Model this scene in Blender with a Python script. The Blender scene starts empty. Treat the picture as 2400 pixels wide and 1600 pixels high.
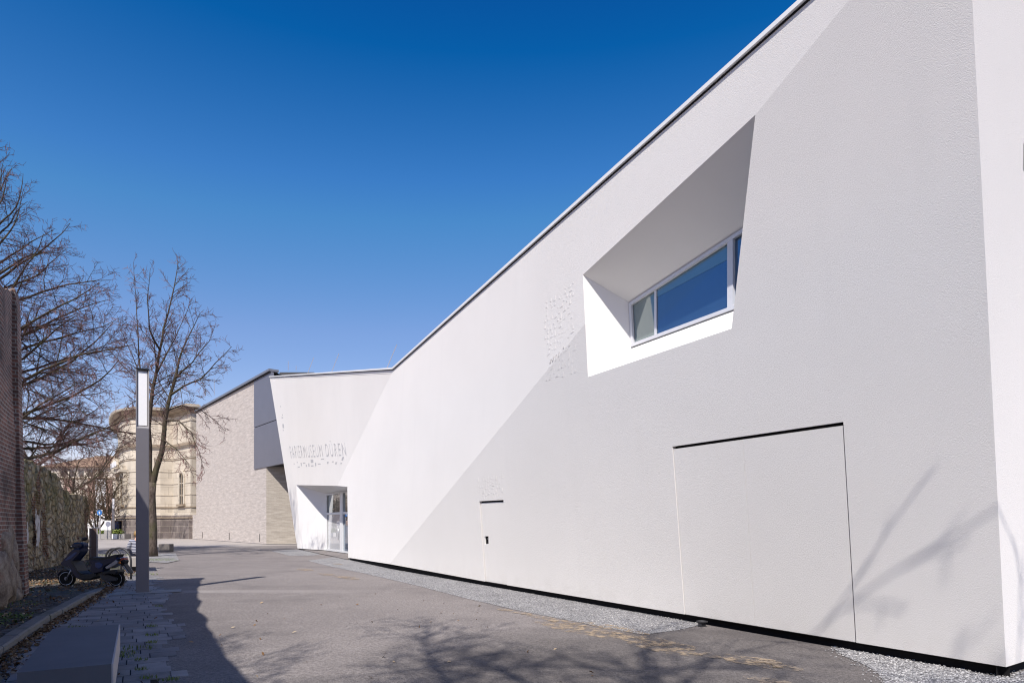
import bpy, bmesh, math, random
from mathutils import Vector, Matrix, noise
from mathutils.geometry import tessellate_polygon
R = math.radians
C = bpy.context.scene.collection
scene = bpy.context.scene

# ------------------------------------------------------------------ camera, light, exposure
CAM_H = 1.55; FPX = 1500.0; CX = 1200.0; HY = 1228.0      # survey of the place: focal length and horizon of a 2400 x 1600 frame
cam = bpy.data.cameras.new('camera'); cam_o = bpy.data.objects.new('camera', cam); C.objects.link(cam_o)
cam_o.location = (0, 0, CAM_H); cam_o.rotation_euler = (R(90), 0, 0)
cam.sensor_width = 36; cam.lens = 22.5; cam.shift_y = 428/2400; cam.clip_end = 2000
scene.camera = cam_o
SUN = Vector((-.145, -.647, .749)).normalized()
SUN_EL = math.asin(SUN.z); SUN_ROT = math.atan2(SUN.x, SUN.y)
w = bpy.data.worlds.new('World'); scene.world = w; w.use_nodes = True
wn = w.node_tree; bgn = wn.nodes['Background']
sky = wn.nodes.new('ShaderNodeTexSky'); sky.sky_type = 'NISHITA'; sky.sun_disc = False
sky.sun_elevation = SUN_EL; sky.sun_rotation = SUN_ROT; sky.air_density = 1.0; sky.dust_density = .3; sky.ozone_density = 3.0
hs = wn.nodes.new('ShaderNodeHueSaturation'); hs.inputs['Saturation'].default_value = 1.22; hs.inputs['Hue'].default_value = .5
wn.links.new(sky.outputs[0], hs.inputs['Color'])
sepc = wn.nodes.new('ShaderNodeSeparateColor'); com = wn.nodes.new('ShaderNodeCombineColor'); wn.links.new(hs.outputs[0], sepc.inputs[0]); wn.links.new(com.outputs[0], bgn.inputs['Color'])
for ch, (gain, off, cap, cap0) in enumerate(((2.35, .395, 1.5, 0.), (2.2, .755, .98, .37), (2.13, 1.29, .80, 1.72))):   # the deep polarised blue of the photograph's sky
    nd_ = [wn.nodes.new('ShaderNodeMath') for _ in range(5)]
    for q_, op in zip(nd_, ('SUBTRACT', 'MULTIPLY', 'MAXIMUM', 'MULTIPLY_ADD', 'MINIMUM')): q_.operation = op
    wn.links.new(sepc.outputs[ch], nd_[0].inputs[0]); nd_[0].inputs[1].default_value = off
    wn.links.new(nd_[0].outputs[0], nd_[1].inputs[0]); nd_[1].inputs[1].default_value = gain
    wn.links.new(nd_[1].outputs[0], nd_[2].inputs[0]); nd_[2].inputs[1].default_value = .02
    wn.links.new(sepc.outputs[ch], nd_[3].inputs[0]); nd_[3].inputs[1].default_value = cap; nd_[3].inputs[2].default_value = cap0
    wn.links.new(nd_[2].outputs[0], nd_[4].inputs[0]); wn.links.new(nd_[3].outputs[0], nd_[4].inputs[1]); wn.links.new(nd_[4].outputs[0], com.inputs[ch])
bgn.inputs['Strength'].default_value = .10
sl = bpy.data.lights.new('sun', 'SUN'); sl.energy = 4.3; sl.angle = R(.53); sl.color = (1, .935, .855)
so = bpy.data.objects.new('sun', sl); C.objects.link(so); so.location = SUN*60
so.rotation_euler = (-SUN).to_track_quat('-Z', 'Y').to_euler()
vs = scene.view_settings; vs.view_transform = 'Standard'; vs.look = 'None'; vs.exposure = .36; vs.gamma = 1
scene.cycles.max_bounces = 6; scene.cycles.diffuse_bounces = 3; scene.cycles.use_denoising = True; scene.cycles.filter_width = 1.15; scene.cycles.sample_clamp_indirect = 4.

# ------------------------------------------------------------------ surveying helpers
def ray(px, py): return Vector(((px-CX)/FPX, 1, -(py-HY)/FPX))
O = Vector((0, 0, CAM_H))
def P(px, py, Y): return O + ray(px, py)*Y                       # point at depth Y
def G(px, py, z=0.): r = ray(px, py); return O + r*((z-CAM_H)/r.z)   # point on a level
def on(n, p, px, py): r = ray(px, py); return O + r*(n.dot(p-O)/n.dot(r))  # point on a plane
U = Vector((-.5853, 1, 0)).normalized()                          # direction of the street
V = Vector((U.y, -U.x, 0))                                       # across the street, to the museum side
Z = Vector((0, 0, 1))

# ------------------------------------------------------------------ scene helpers
def tag(o, label=None, cat=None, group=None, kind=None):
    if label: o['label'] = label
    if cat: o['category'] = cat
    if group: o['group'] = group
    if kind: o['kind'] = kind
    return o
def thing(name, label, cat, loc=(0, 0, 0), rz=0, group=None):
    o = bpy.data.objects.new(name, None); C.objects.link(o); o.location = loc; o.rotation_euler.z = rz
    o.empty_display_size = .2
    return tag(o, label, cat, group)
class MB:
    """Collects shapes and links them as one mesh; UVs are metres along each face."""
    def __init__(s): s.v = []; s.f = []; s.smooth = False
    def face(s, pts, want=None):
        pts = [Vector(p) for p in pts]
        if want is not None:
            n = Vector((0, 0, 0))
            for i in range(len(pts)): n += pts[i].cross(pts[(i+1) % len(pts)])
            if n.dot(want) < 0: pts = pts[::-1]
        b = len(s.v); s.v += pts; s.f.append(tuple(range(b, b+len(pts)))); return s
    def poly(s, outer, holes=(), want=None):
        if not holes: return s.face(outer, want)
        loops = [[Vector(p) for p in outer]] + [[Vector(p) for p in h] for h in holes]
        flat = [p for l in loops for p in l]; b = len(s.v); s.v += flat
        for t in tessellate_polygon(loops):
            a, c, d = [flat[i] for i in t]
            n = (c-a).cross(d-a)
            t = tuple(t) if want is None or n.dot(want) >= 0 else tuple(t)[::-1]
            s.f.append(tuple(b+i for i in t))
        return s
    def hexa(s, p):
        b = len(s.v); s.v += [Vector(q) for q in p]
        s.f += [tuple(b+i for i in q) for q in ((0, 3, 2, 1), (4, 5, 6, 7), (0, 1, 5, 4), (1, 2, 6, 5), (2, 3, 7, 6), (3, 0, 4, 7))]
        return s
    def box(s, x0, x1, y0, y1, z0, z1):
        return s.hexa([(x0, y0, z0), (x1, y0, z0), (x1, y1, z0), (x0, y1, z0), (x0, y0, z1), (x1, y0, z1), (x1, y1, z1), (x0, y1, z1)])
    def obox(s, o, a, b, c):                                     # corner and three edge vectors
        o = Vector(o); q = [o, o+a, o+a+b, o+b]
        if a.cross(b).dot(c) < 0: q = q[::-1]
        return s.hexa(q+[p+c for p in q])
    def tube(s, pts, rad, n=8, cap=True):
        pts = [Vector(p) for p in pts]
        if not hasattr(rad, '__len__'): rad = [rad]*len(pts)
        b = len(s.v); ref = None
        for i, p in enumerate(pts):
            t = (pts[min(i+1, len(pts)-1)]-pts[max(i-1, 0)])
            if t.length < 1e-9: t = Vector((0, 0, 1))
            t.normalize()
            if ref is None: ref = t.orthogonal()
            x = (ref-t*ref.dot(t))
            if x.length < 1e-6: x = t.orthogonal()
            x.normalize(); ref = x; y = t.cross(x)
            for k in range(n):
                a = 2*math.pi*k/n; s.v.append(p+(x*math.cos(a)+y*math.sin(a))*rad[i])
        for i in range(len(pts)-1):
            for k in range(n):
                a = b+i*n+k; c = b+i*n+(k+1) % n; s.f.append((a, c, c+n, a+n))
        if cap:
            s.f.append(tuple(b+k for k in range(n))[::-1]); s.f.append(tuple(b+(len(pts)-1)*n+k for k in range(n)))
        return s
    def lathe(s, prof, o, ax='z', n=24):                         # prof: (radius, height)
        o = Vector(o); b = len(s.v)
        for r, h in prof:
            for k in range(n):
                a = 2*math.pi*k/n; c, d = r*math.cos(a), r*math.sin(a)
                s.v.append(o+(Vector((c, d, h)) if ax == 'z' else Vector((c, h, d)) if ax == 'y' else Vector((h, c, d))))
        for i in range(len(prof)-1):
            for k in range(n):
                q = (b+i*n+k, b+i*n+(k+1) % n, b+(i+1)*n+(k+1) % n, b+(i+1)*n+k); s.f.append(q if ax != 'y' else q[::-1])
        s.f.append(tuple(b+k for k in range(n))[::-1]); s.f.append(tuple(b+(len(prof)-1)*n+k for k in range(n)))
        return s
    def prism(s, prof, y0, y1, ch=.0):                           # (x, z) outline extruded along y, optional chamfer
        n = len(prof); cx = sum(p[0] for p in prof)/n; cz = sum(p[1] for p in prof)/n
        def ring(y, k):
            out = []
            for x, z in prof:
                d = math.hypot(x-cx, z-cz) or 1; q = max(.2, 1-k/d); out.append(Vector((cx+(x-cx)*q, y, cz+(z-cz)*q)))
            return out
        rings = [ring(y0, ch), ring(y0+ch, 0), ring(y1-ch, 0), ring(y1, ch)] if ch else [ring(y0, 0), ring(y1, 0)]
        b = len(s.v)
        for r in rings: s.v += r
        for i in range(len(rings)-1):
            for k in range(n): s.f.append((b+i*n+k, b+i*n+(k+1) % n, b+(i+1)*n+(k+1) % n, b+(i+1)*n+k))
        for r, y in ((0, 0), (len(rings)-1, 1)):
            for t in tessellate_polygon([rings[r]]):
                t = tuple(b+r*n+i for i in t); s.f.append(t if y else t[::-1])
        return s
    def build(s, name, mat, parent=None, smooth=False, fix=False, label=None):
        me = bpy.data.meshes.new(name); me.from_pydata([tuple(v) for v in s.v], [], s.f); me.update()
        if fix:
            bm = bmesh.new(); bm.from_mesh(me); bmesh.ops.recalc_face_normals(bm, faces=bm.faces); bm.to_mesh(me); bm.free()
        uv = me.uv_layers.new(name='UVMap').data; vt = me.vertices
        for p in me.polygons:
            n = p.normal; up = abs(n.z) > .75
            t = Vector((-n.y, n.x, 0)).normalized() if not up else None
            for li in p.loop_indices:
                q = vt[me.loops[li].vertex_index].co
                uv[li].uv = (q.x, q.y) if up else (q.dot(t), q.z)
        if smooth: me.polygons.foreach_set('use_smooth', [True]*len(me.polygons))
        me.materials.append(mat)
        o = bpy.data.objects.new(name, me); C.objects.link(o)
        if parent: o.parent = parent
        if label: o['label'] = label
        return o
def world_child(o, parent):                                      # parented without moving
    o.parent = parent; o.matrix_parent_inverse = Matrix.Translation(-Vector(parent.location))
    return o

# ------------------------------------------------------------------ materials
class N:
    def __init__(s, name, rough=.8, spec=.3, metal=0.):
        s.m = bpy.data.materials.new(name); s.m.use_nodes = True; s.t = s.m.node_tree; s.b = s.t.nodes['Principled BSDF']
        s.b.inputs['Roughness'].default_value = rough; s.b.inputs['Specular IOR Level'].default_value = spec; s.b.inputs['Metallic'].default_value = metal
        s.tc = s.t.nodes.new('ShaderNodeTexCoord'); s._uv = None
    def n(s, kind, **kw):
        x = s.t.nodes.new('ShaderNode'+kind)
        for k, v in kw.items():
            if k[0] == '_': setattr(x, k[1:], v)
            else: s.put(x.inputs[k.replace('__', ' ')], v)
        return x
    def put(s, sock, v):
        if hasattr(v, 'is_linked') or isinstance(v, bpy.types.NodeSocket): s.t.links.new(v, sock)
        elif isinstance(v, (tuple, list)) and len(v) == 3 and sock.type == 'RGBA': sock.default_value = (*v, 1)
        else: sock.default_value = v
    @property
    def obj(s): return s.tc.outputs['Object']
    @property
    def uv(s): return s._uv or s.tc.outputs['UV']
    def mapped(s, src, scale=(1, 1, 1), rot=(0, 0, 0), loc=(0, 0, 0)):
        x = s.n('Mapping'); s.put(x.inputs['Vector'], src); x.inputs['Scale'].default_value = scale; x.inputs['Rotation'].default_value = rot; x.inputs['Location'].default_value = loc
        return x.outputs[0]
    def noise(s, scale, src=None, detail=4, rough=.55): return s.n('TexNoise', Vector=src or s.obj, Scale=scale, Detail=detail, Roughness=rough).outputs['Fac']
    def vor(s, scale, src=None, feature='F1', out='Distance', rnd=1.): 
        x = s.n('TexVoronoi', _feature=feature, Vector=src or s.obj, Scale=scale, Randomness=rnd); return x.outputs[out]
    def ramp(s, fac, stops, const=False):
        x = s.n('ValToRGB'); s.put(x.inputs[0], fac); e = x.color_ramp.elements
        while len(e) < len(stops): e.new(.5)
        for k, (p, c) in enumerate(stops):
            e[k].position = p; e[k].color = (*c, 1) if isinstance(c, tuple) else (c, c, c, 1)
        if const: x.color_ramp.interpolation = 'CONSTANT'
        return x.outputs[0]
    def mix(s, a, b, fac, mode='MIX'):
        x = s.n('Mix', _data_type='RGBA', _blend_type=mode); s.put(x.inputs[0], fac); s.put(x.inputs[6], a); s.put(x.inputs[7], b); return x.outputs[2]
    def math(s, op, a, b=0.):
        x = s.n('Math', _operation=op); s.put(x.inputs[0], a); s.put(x.inputs[1], b); return x.outputs[0]
    def rng(s, a, f0, f1, t0=0., t1=1.): return s.n('MapRange', Value=a, From__Min=f0, From__Max=f1, To__Min=t0, To__Max=t1).outputs[0]
    def sep(s, v): return s.n('SeparateXYZ', Vector=v).outputs
    def bump(s, h, strength=.5, dist=.01, under=None):
        x = s.n('Bump', Height=h, Strength=strength, Distance=dist)
        if under: s.put(x.inputs['Normal'], under)
        s.t.links.new(x.outputs[0], s.b.inputs['Normal']); return x.outputs[0]
    def col(s, c): s.put(s.b.inputs['Base Color'], c); return s
    def rough(s, c): s.put(s.b.inputs['Roughness'], c); return s

def plain(name, c, rough=.6, spec=.4, metal=0., var=.12, scale=6., bump=0., bscale=60.):
    k = N(name, rough, spec, metal); f = k.noise(scale)
    k.col(k.mix(tuple(x*(1-var) for x in c), tuple(min(1, x*(1+var)) for x in c), f))
    if bump: k.bump(k.noise(bscale), bump, .004)
    return k.m
def brickmat(name, c1, c2, mortar, bw, bh, ms=.012, var=.5, bump=.5, offset=.5, rough=.9, extra=None, dist=.008, street=False, stretch=(1, 1, 1)):
    k = N(name, rough, .2)
    if street:                                                       # courses run along and across the street, whatever the local bulges
        x, y, z = k.sep(k.obj); h_ = k.math('ADD', k.math('MULTIPLY', x, U.x+V.x), k.math('MULTIPLY', y, U.y+V.y)); k._uv = k.n('CombineXYZ', X=h_, Y=z, Z=0.).outputs[0]
    wob = k.n('VectorMath', _operation='ADD'); k.put(wob.inputs[0], k.uv)
    sc = k.n('VectorMath', _operation='SCALE'); k.put(sc.inputs[0], k.n('TexNoise', Vector=k.uv, Scale=3.).outputs['Color']); sc.inputs['Scale'].default_value = ms*.9
    k.t.links.new(sc.outputs[0], wob.inputs[1])
    b = k.n('TexBrick', Vector=wob.outputs[0], Color1=c1, Color2=c2, Mortar=mortar, Scale=1., Mortar__Size=ms, Mortar__Smooth=.3, Bias=0., Brick__Width=bw, Row__Height=bh)
    b.offset = offset
    f = k.noise(1.2, k.mapped(k.uv, stretch), 6); g = k.noise(25., k.mapped(k.uv, stretch), 3)
    c = k.mix(b.outputs['Color'], k.ramp(f, [(.3, .55), (.7, 1.25)]), var, 'MULTIPLY')
    c = k.mix(c, k.ramp(g, [(.3, .75), (.7, 1.2)]), .6, 'MULTIPLY')
    if extra: c = extra(k, c)
    k.col(c); h = k.math('ADD', k.math('MULTIPLY', b.outputs['Fac'], -1.), k.math('MULTIPLY', g, .5)); k.bump(h, bump, dist)
    return k.m

def m_plaster(name='white_plaster', base=(.775, .760, .745), grain=1., scale=85.):
    k = N(name, .92, .12); k.b.inputs['Diffuse Roughness'].default_value = .38
    big = k.noise(.35, None, 5); st = k.noise(1., k.mapped(k.obj, (2.2, 2.2, .18)), 5)
    c = k.mix(base, tuple(x*.955 for x in base), k.ramp(big, [(.35, 0.), (.7, 1.)]))
    c = k.mix(c, tuple(x*.95 for x in base), k.ramp(st, [(.55, 0.), (.8, .6)]))
    zz = k.sep(k.obj)[2]
    splash = k.math('MULTIPLY', k.rng(zz, .1, .5, 1., 0.), k.ramp(k.noise(3., None, 5), [(.4, 0.), (.75, 1.)]))
    c = k.mix(c, (.55, .52, .48), k.math('MULTIPLY', splash, .30))
    k.col(c)
    n1 = k.noise(scale, None, 3, .6); n2 = k.noise(scale*2.6, None, 2)
    k.bump(k.math('ADD', n1, k.math('MULTIPLY', n2, .5)), .6*grain, .010)
    return k.m
PLASTER = m_plaster()
SMOOTH_PLASTER = m_plaster('smooth_white_plaster', (.84, .83, .81), .12, 60.)
def m_scuffed():
    k = N('scuffed_white_plaster', .9, .15)
    st = k.noise(1., k.mapped(k.obj, (3.5, 3.5, .5)), 6); zz = k.sep(k.obj)[2]
    mask = k.math('MULTIPLY', k.rng(zz, .2, 1.9, 1., 0.), k.ramp(st, [(.5, 0.), (.68, 1.)]))
    k.col(k.mix((.83, .82, .81), (.42, .41, .43), k.math('MULTIPLY', mask, .6))); k.bump(k.noise(50.), .15, .01); return k.m
SCUFFED = m_scuffed()
COPING = plain('coping_metal', (.80, .80, .80), .5, .4, 0., .06)
BLACK = plain('black_seal', (.012, .012, .014), .8, .2)
DARKGREY = plain('dark_grey_metal', (.06, .06, .065), .5, .4, .3)
FRAME = plain('window_frame_grey', (.66, .67, .71), .4, .5, .1, .05)
WHITEFRAME = plain('white_door_frame', (.78, .79, .80), .35, .5, 0, .04)
def m_glass(name, tint, rough=.02, metal=0.):
    k = N(name, rough, .9, metal); k.b.inputs['IOR'].default_value = 1.6
    k.col(k.mix(tint, tuple(x*.8 for x in tint), k.noise(.6))); k.b.inputs['Coat Weight'].default_value = 1.; k.b.inputs['Coat Roughness'].default_value = .01; return k.m
GLASS = m_glass('dark_window_glass', (.09, .21, .38), .02, .8)
GLASS_TEAL = m_glass('pale_teal_glass', (.20, .27, .28), .05, .35)
GLASS_PALE = m_glass('pale_door_glass', (.70, .72, .74), .12)

def m_asphalt():
    k = N('asphalt_surface', .86, .22); k.b.inputs['Diffuse Roughness'].default_value = .8
    a = k.noise(.25, None, 5); b = k.noise(2.2, None, 6, .65); g = k.math('ADD', k.math('MULTIPLY', k.noise(70., None, 2, .7), .5), k.math('MULTIPLY', k.noise(22., None, 4, .75), .5)); sp = k.vor(55.)
    c = k.mix((.205, .186, .180), (.168, .152, .149), k.ramp(a, [(.35, 0.), (.65, 1.)]))
    c = k.mix(c, (.235, .215, .208), k.ramp(b, [(.5, 0.), (.72, .7)]))
    c = k.mix(c, k.ramp(g, [(.36, .3), (.64, 1.65)]), .9, 'MULTIPLY')
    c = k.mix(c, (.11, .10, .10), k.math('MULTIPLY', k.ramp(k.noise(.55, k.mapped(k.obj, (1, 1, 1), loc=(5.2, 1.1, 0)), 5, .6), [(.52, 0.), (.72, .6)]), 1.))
    c = k.mix(c, (.55, .53, .51), k.math('MULTIPLY', k.ramp(k.vor(9., None, 'F1', 'Distance'), [(.02, 1.), (.055, 0.)]), .75))
    x, y, z = k.sep(k.obj)
    # lighter dusty strip across the lane (a repaired trench)
    band = k.math('MULTIPLY', k.ramp(k.math('ABSOLUTE', k.math('SUBTRACT', k.math('ADD', k.math('MULTIPLY', y, 1.), k.math('MULTIPLY', k.noise(1.1, None, 3), .5)), 15.05)), [(.18, 1.), (.42, 0.)]), k.ramp(k.math('MULTIPLY', k.math('ADD', x, 11.), .1), [(.1, 1.), (.85, 0.)]))
    c = k.mix(c, (.38, .355, .345), k.math('MULTIPLY', band, .55))
    # asphalt colour darkened in a ragged-edged patch in front of the gate
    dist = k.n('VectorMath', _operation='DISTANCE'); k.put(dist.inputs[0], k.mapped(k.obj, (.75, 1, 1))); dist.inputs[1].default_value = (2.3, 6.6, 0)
    dark_tone = k.ramp(k.math('ADD', k.math('MULTIPLY', dist.outputs['Value'], .17), k.math('MULTIPLY', k.noise(1.3, None, 6, .65), .35)), [(.62, 1.), (.86, 0.)])
    c = k.mix(c, k.mix(c, (.60, .60, .60), 1., 'MULTIPLY'), dark_tone)
    k.col(c); k.bump(k.math('ADD', g, k.math('MULTIPLY', sp, .6)), .6, .012); return k.m
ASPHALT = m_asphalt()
def m_plaza():
    k = N('plaza_surface', .9, .2); a = k.noise(.5, None, 5); g = k.noise(40., None, 3)
    c = k.mix((.42, .385, .355), (.34, .31, .285), k.ramp(a, [(.35, 0.), (.65, 1.)])); k.col(k.mix(c, k.ramp(g, [(.3, .7), (.7, 1.25)]), .6, 'MULTIPLY')); k.bump(g, .3, .01); return k.m
PLAZA = m_plaza()
def m_paver():
    k = N('concrete_paver', .82, .3); r = k.n('NewGeometry').outputs['Random Per Island']
    c = k.ramp(r, [(0., (.19, .185, .19)), (.5, (.24, .235, .24)), (1., (.30, .29, .29))])
    c = k.mix(c, k.ramp(k.noise(2.5, None, 6), [(.3, .6), (.7, 1.2)]), .7, 'MULTIPLY'); g = k.noise(120., None, 3)
    c = k.mix(c, k.ramp(g, [(.3, .8), (.7, 1.2)]), .6, 'MULTIPLY')
    c = k.mix(c, (.05, .07, .02), k.ramp(k.noise(5., None, 5), [(.66, 0.), (.78, .55)]))
    k.col(c); k.bump(g, .35, .006); return k.m
PAVER = m_paver()
JOINT = plain('paver_joint_soil', (.035, .035, .03), .95, .1, 0, .4, 8.)
def m_gravel(name='gravel_chips', tone=1.):
    k = N(name, .9, .2); cellc = k.vor(34., None, 'F1', 'Color'); d = k.vor(34.)
    v = k.n('RGBToBW'); k.put(v.inputs[0], cellc)
    c = k.ramp(v.outputs[0], [(.15, (.32*tone, .315*tone, .32*tone)), (.5, (.48*tone, .47*tone, .475*tone)), (.85, (.64*tone, .63*tone, .63*tone))])
    c = k.mix(c, k.ramp(d, [(.2, 1.), (.75, .25)]), .8, 'MULTIPLY'); c = k.mix(c, k.ramp(k.noise(1.4, None, 4), [(.3, .8), (.7, 1.12)]), .8, 'MULTIPLY')
    k.col(c); k.bump(k.math('MULTIPLY', d, -1.), .9, .03); return k.m
GRAVEL = m_gravel()
PEBBLE = None
def m_pebble():
    k = N('stone_chip', .85, .25); r = k.n('NewGeometry').outputs['Random Per Island']
    k.col(k.ramp(r, [(0., (.22, .22, .225)), (.6, (.40, .395, .395)), (1., (.60, .59, .58))])); return k.m
PEBBLE = m_pebble()
def m_sand():
    k = N('spilled_sand', .95, .1); a = k.noise(7., None, 6, .7); k.col(k.mix((.36, .275, .19), (.50, .40, .29), a)); k.bump(k.noise(120.), .4, .006)
    al = k.ramp(k.math('ADD', k.math('MULTIPLY', k.noise(5.5, k.mapped(k.obj, (1, 1, 1)), 6, .75), 1.), k.math('MULTIPLY', k.noise(60.), .15)), [(.535, 0.), (.66, .85)])
    k.put(k.b.inputs['Alpha'], al); return k.m
SAND = m_sand()
def m_verge():
    k = N('verge_cobbles', .92, .15)
    q = k.mapped(k.obj, (1, 1, 1), (0, 0, R(-30))); d = k.vor(6.5, q, 'DISTANCE_TO_EDGE'); cc = k.n('RGBToBW'); k.put(cc.inputs[0], k.vor(6.5, q, 'F1', 'Color'))
    c = k.ramp(cc.outputs[0], [(.2, (.085, .08, .075)), (.8, (.17, .16, .15))])
    c = k.mix((.03, .026, .02), c, k.ramp(d, [(.015, 0.), (.08, 1.)]))
    c = k.mix(c, (.075, .10, .022), k.ramp(k.noise(1.6, None, 6, .7), [(.52, 0.), (.64, .85)])); g = k.noise(70., None, 3)
    c = k.mix(c, k.ramp(g, [(.3, .6), (.7, 1.3)]), .7, 'MULTIPLY')
    k.col(c); k.bump(k.math('ADD', k.ramp(d, [(0., 0.), (.12, 1.)]), k.math('MULTIPLY', g, .4)), .8, .02); return k.m
VERGE = m_verge()
SOIL = plain('leafy_soil', (.055, .04, .028), .95, .1, 0, .5, 9., .8, 40.)
def m_kerb():
    k = N('kerb_stone', .85, .25); g = k.noise(60., None, 4); c = k.mix((.16, .155, .15), (.25, .24, .22), k.noise(3., None, 6)); c = k.mix(c, (.07, .085, .03), k.ramp(k.noise(2.2, None, 5), [(.58, 0.), (.7, .5)]))
    k.col(k.mix(c, k.ramp(g, [(.3, .7), (.7, 1.2)]), .6, 'MULTIPLY')); k.bump(g, .5, .008); return k.m
KERB = m_kerb()
def m_leaf():
    k = N('dead_leaf', .8, .2); r = k.n('NewGeometry').outputs['Random Per Island']
    k.col(k.ramp(r, [(0., (.07, .042, .025)), (.45, (.17, .095, .048)), (.8, (.28, .18, .10)), (1., (.44, .36, .25))])); return k.m
LEAF = m_leaf()
def m_green(name, a, b, c):
    k = N(name, .6, .3); r = k.n('NewGeometry').outputs['Random Per Island']; k.col(k.ramp(r, [(0., a), (.5, b), (1., c)])); return k.m
GRASS = m_green('grass_blade', (.07, .11, .02), (.13, .19, .03), (.22, .27, .06))
IVY = m_green('weed_leaf', (.03, .055, .012), (.08, .13, .025), (.15, .20, .045))
HEDGE = m_green('planter_leaf', (.07, .11, .02), (.16, .22, .04), (.30, .34, .09))

def ivy_extra(k, c):
    return k.mix(c, (.035, .03, .028), k.ramp(k.noise(.7, k.uv, 6, .65), [(.52, 0.), (.72, .75)]))
OLDBRICK = brickmat('old_red_brick', (.29, .14, .10), (.15, .09, .075), (.40, .35, .30), .24, .077, .012, .8, .9, extra=ivy_extra, street=True)
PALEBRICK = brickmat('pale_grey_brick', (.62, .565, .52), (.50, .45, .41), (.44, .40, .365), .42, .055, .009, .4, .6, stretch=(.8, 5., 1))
PALEBRICK2 = brickmat('darker_buff_brick', (.47, .43, .375), (.37, .335, .29), (.34, .31, .27), .42, .055, .009, .4, .6, stretch=(.8, 5., 1))  # darker buff brick for the recessed wall
ASHLAR = brickmat('dark_ashlar', (.225, .19, .175), (.165, .14, .13), (.33, .29, .25), 1.6, .68, .03, .6, .5, dist=.03)
def m_limestone():
    k = N('buff_limestone', .88, .2)
    b = k.n('TexBrick', Vector=k.uv, Color1=(.62, .555, .455), Color2=(.53, .475, .39), Mortar=(.36, .31, .25), Scale=1., Mortar__Size=.015, Brick__Width=1.9, Row__Height=.95); b.offset = .5
    c = k.mix(b.outputs['Color'], k.ramp(k.noise(.5, k.uv, 6), [(.3, .72), (.7, 1.15)]), .7, 'MULTIPLY')
    st = k.noise(1., k.mapped(k.uv, (1.6, .25, 1)), 6)
    c = k.mix(c, (.20, .16, .12), k.ramp(st, [(.56, 0.), (.78, .6)]))
    k.col(c); k.bump(k.noise(9., k.uv, 5), .3, .03); return k.m
LIME = m_limestone()
LIMEDARK = plain('weathered_cornice_stone', (.31, .25, .185), .9, .2, 0, .45, 1.5)
ZINC = plain('grey_metal_cladding', (.165, .165, .195), .42, .5, .25, .10, .9)
ROOFTRIM = plain('roof_trim_metal', (.22, .225, .25), .4, .5, .4, .06)
SOFFIT = plain('dark_soffit', (.03, .03, .035), .8, .2)
def m_rubble():
    k = N('rubble_stone', .95, .12)
    ux, uy, uz = k.sep(k.mapped(k.obj, (1, 1, 1), (0, 0, -math.atan2(11.3, -4.65)))); cv = k.n('CombineXYZ', X=ux, Y=uz, Z=0.); WUV = cv.outputs[0]; pass
    q = k.mapped(WUV, (3.6, 3.3, 1)); w0 = k.n('VectorMath', _operation='ADD'); k.put(w0.inputs[0], q)
    sc = k.n('VectorMath', _operation='SCALE'); k.put(sc.inputs[0], k.n('TexNoise', Vector=WUV, Scale=2.5, Detail=3.).outputs['Color']); sc.inputs['Scale'].default_value = 1.05; k.t.links.new(sc.outputs[0], w0.inputs[1])
    d = k.vor(1., w0.outputs[0], 'DISTANCE_TO_EDGE'); cc = k.n('RGBToBW'); k.put(cc.inputs[0], k.vor(1., w0.outputs[0], 'F1', 'Color'))
    c = k.ramp(cc.outputs[0], [(.1, (.28, .205, .13)), (.35, (.48, .37, .23)), (.55, (.60, .49, .33)), (.75, (.40, .345, .275)), (.95, (.66, .57, .43))])
    c = k.mix((.17, .135, .095), c, k.ramp(d, [(.01, 0.), (.14, 1.)]))
    c = k.mix(c, k.ramp(k.noise(1.0, k.mapped(WUV, (2.2, .8, 1), loc=(2., 7., 0)), 6, .7), [(.3, (.20, .145, .09)), (.5, (.46, .37, .24)), (.7, (.33, .28, .21))]), .5)
    br = k.n('TexBrick', Vector=WUV, Color1=(.22, .09, .055), Color2=(.14, .065, .045), Mortar=(.22, .18, .14), Scale=1., Mortar__Size=.014, Brick__Width=.25, Row__Height=.085)
    x, y, z = k.sep(WUV)
    c = k.mix(c, br.outputs['Color'], k.ramp(k.noise(.55, k.mapped(WUV, (1.6, .6, 1), loc=(3.1, 1.7, 0)), 3), [(.565, 0.), (.60, .9)]))
    green = k.math('MULTIPLY', k.ramp(k.noise(1.1, k.mapped(WUV, (1.5, .5, 1)), 6), [(.42, 0.), (.62, 1.)]), k.rng(y, .6, 2.6, .1, 1.))
    c = k.mix(c, (.12, .125, .028), k.math('MULTIPLY', green, .6))
    c = k.mix(c, (.03, .026, .02), k.ramp(k.noise(1., k.mapped(WUV, (2.6, .5, 1), loc=(9., 4., 0)), 6), [(.55, 0.), (.72, .8)]))
    c = k.mix(c, k.ramp(k.noise(14., WUV, 4), [(.3, .65), (.7, 1.3)]), .6, 'MULTIPLY')
    k.col(c); k.bump(k.math('ADD', k.ramp(d, [(0., 0.), (.2, 1.)]), k.math('MULTIPLY', k.noise(11., WUV, 5), .8)), 1., .09); return k.m
RUBBLE = m_rubble()
LIMEWASH = plain('flaking_limewash', (.55, .52, .50), .95, .1, 0, .3, 5.)
def m_lumpy():
    k = N('patched_stone', .95, .12); a = k.noise(3., None, 6, .65); c = k.ramp(a, [(.3, (.09, .065, .05)), (.5, (.25, .20, .155)), (.7, (.38, .33, .27))])
    c = k.mix(c, (.20, .08, .04), k.ramp(k.noise(1.4, None, 3), [(.62, 0.), (.7, .7)])); k.col(k.mix(c, k.ramp(k.noise(30.), [(.3, .6), (.7, 1.3)]), .7, 'MULTIPLY')); k.bump(a, .8, .06); return k.m
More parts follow.
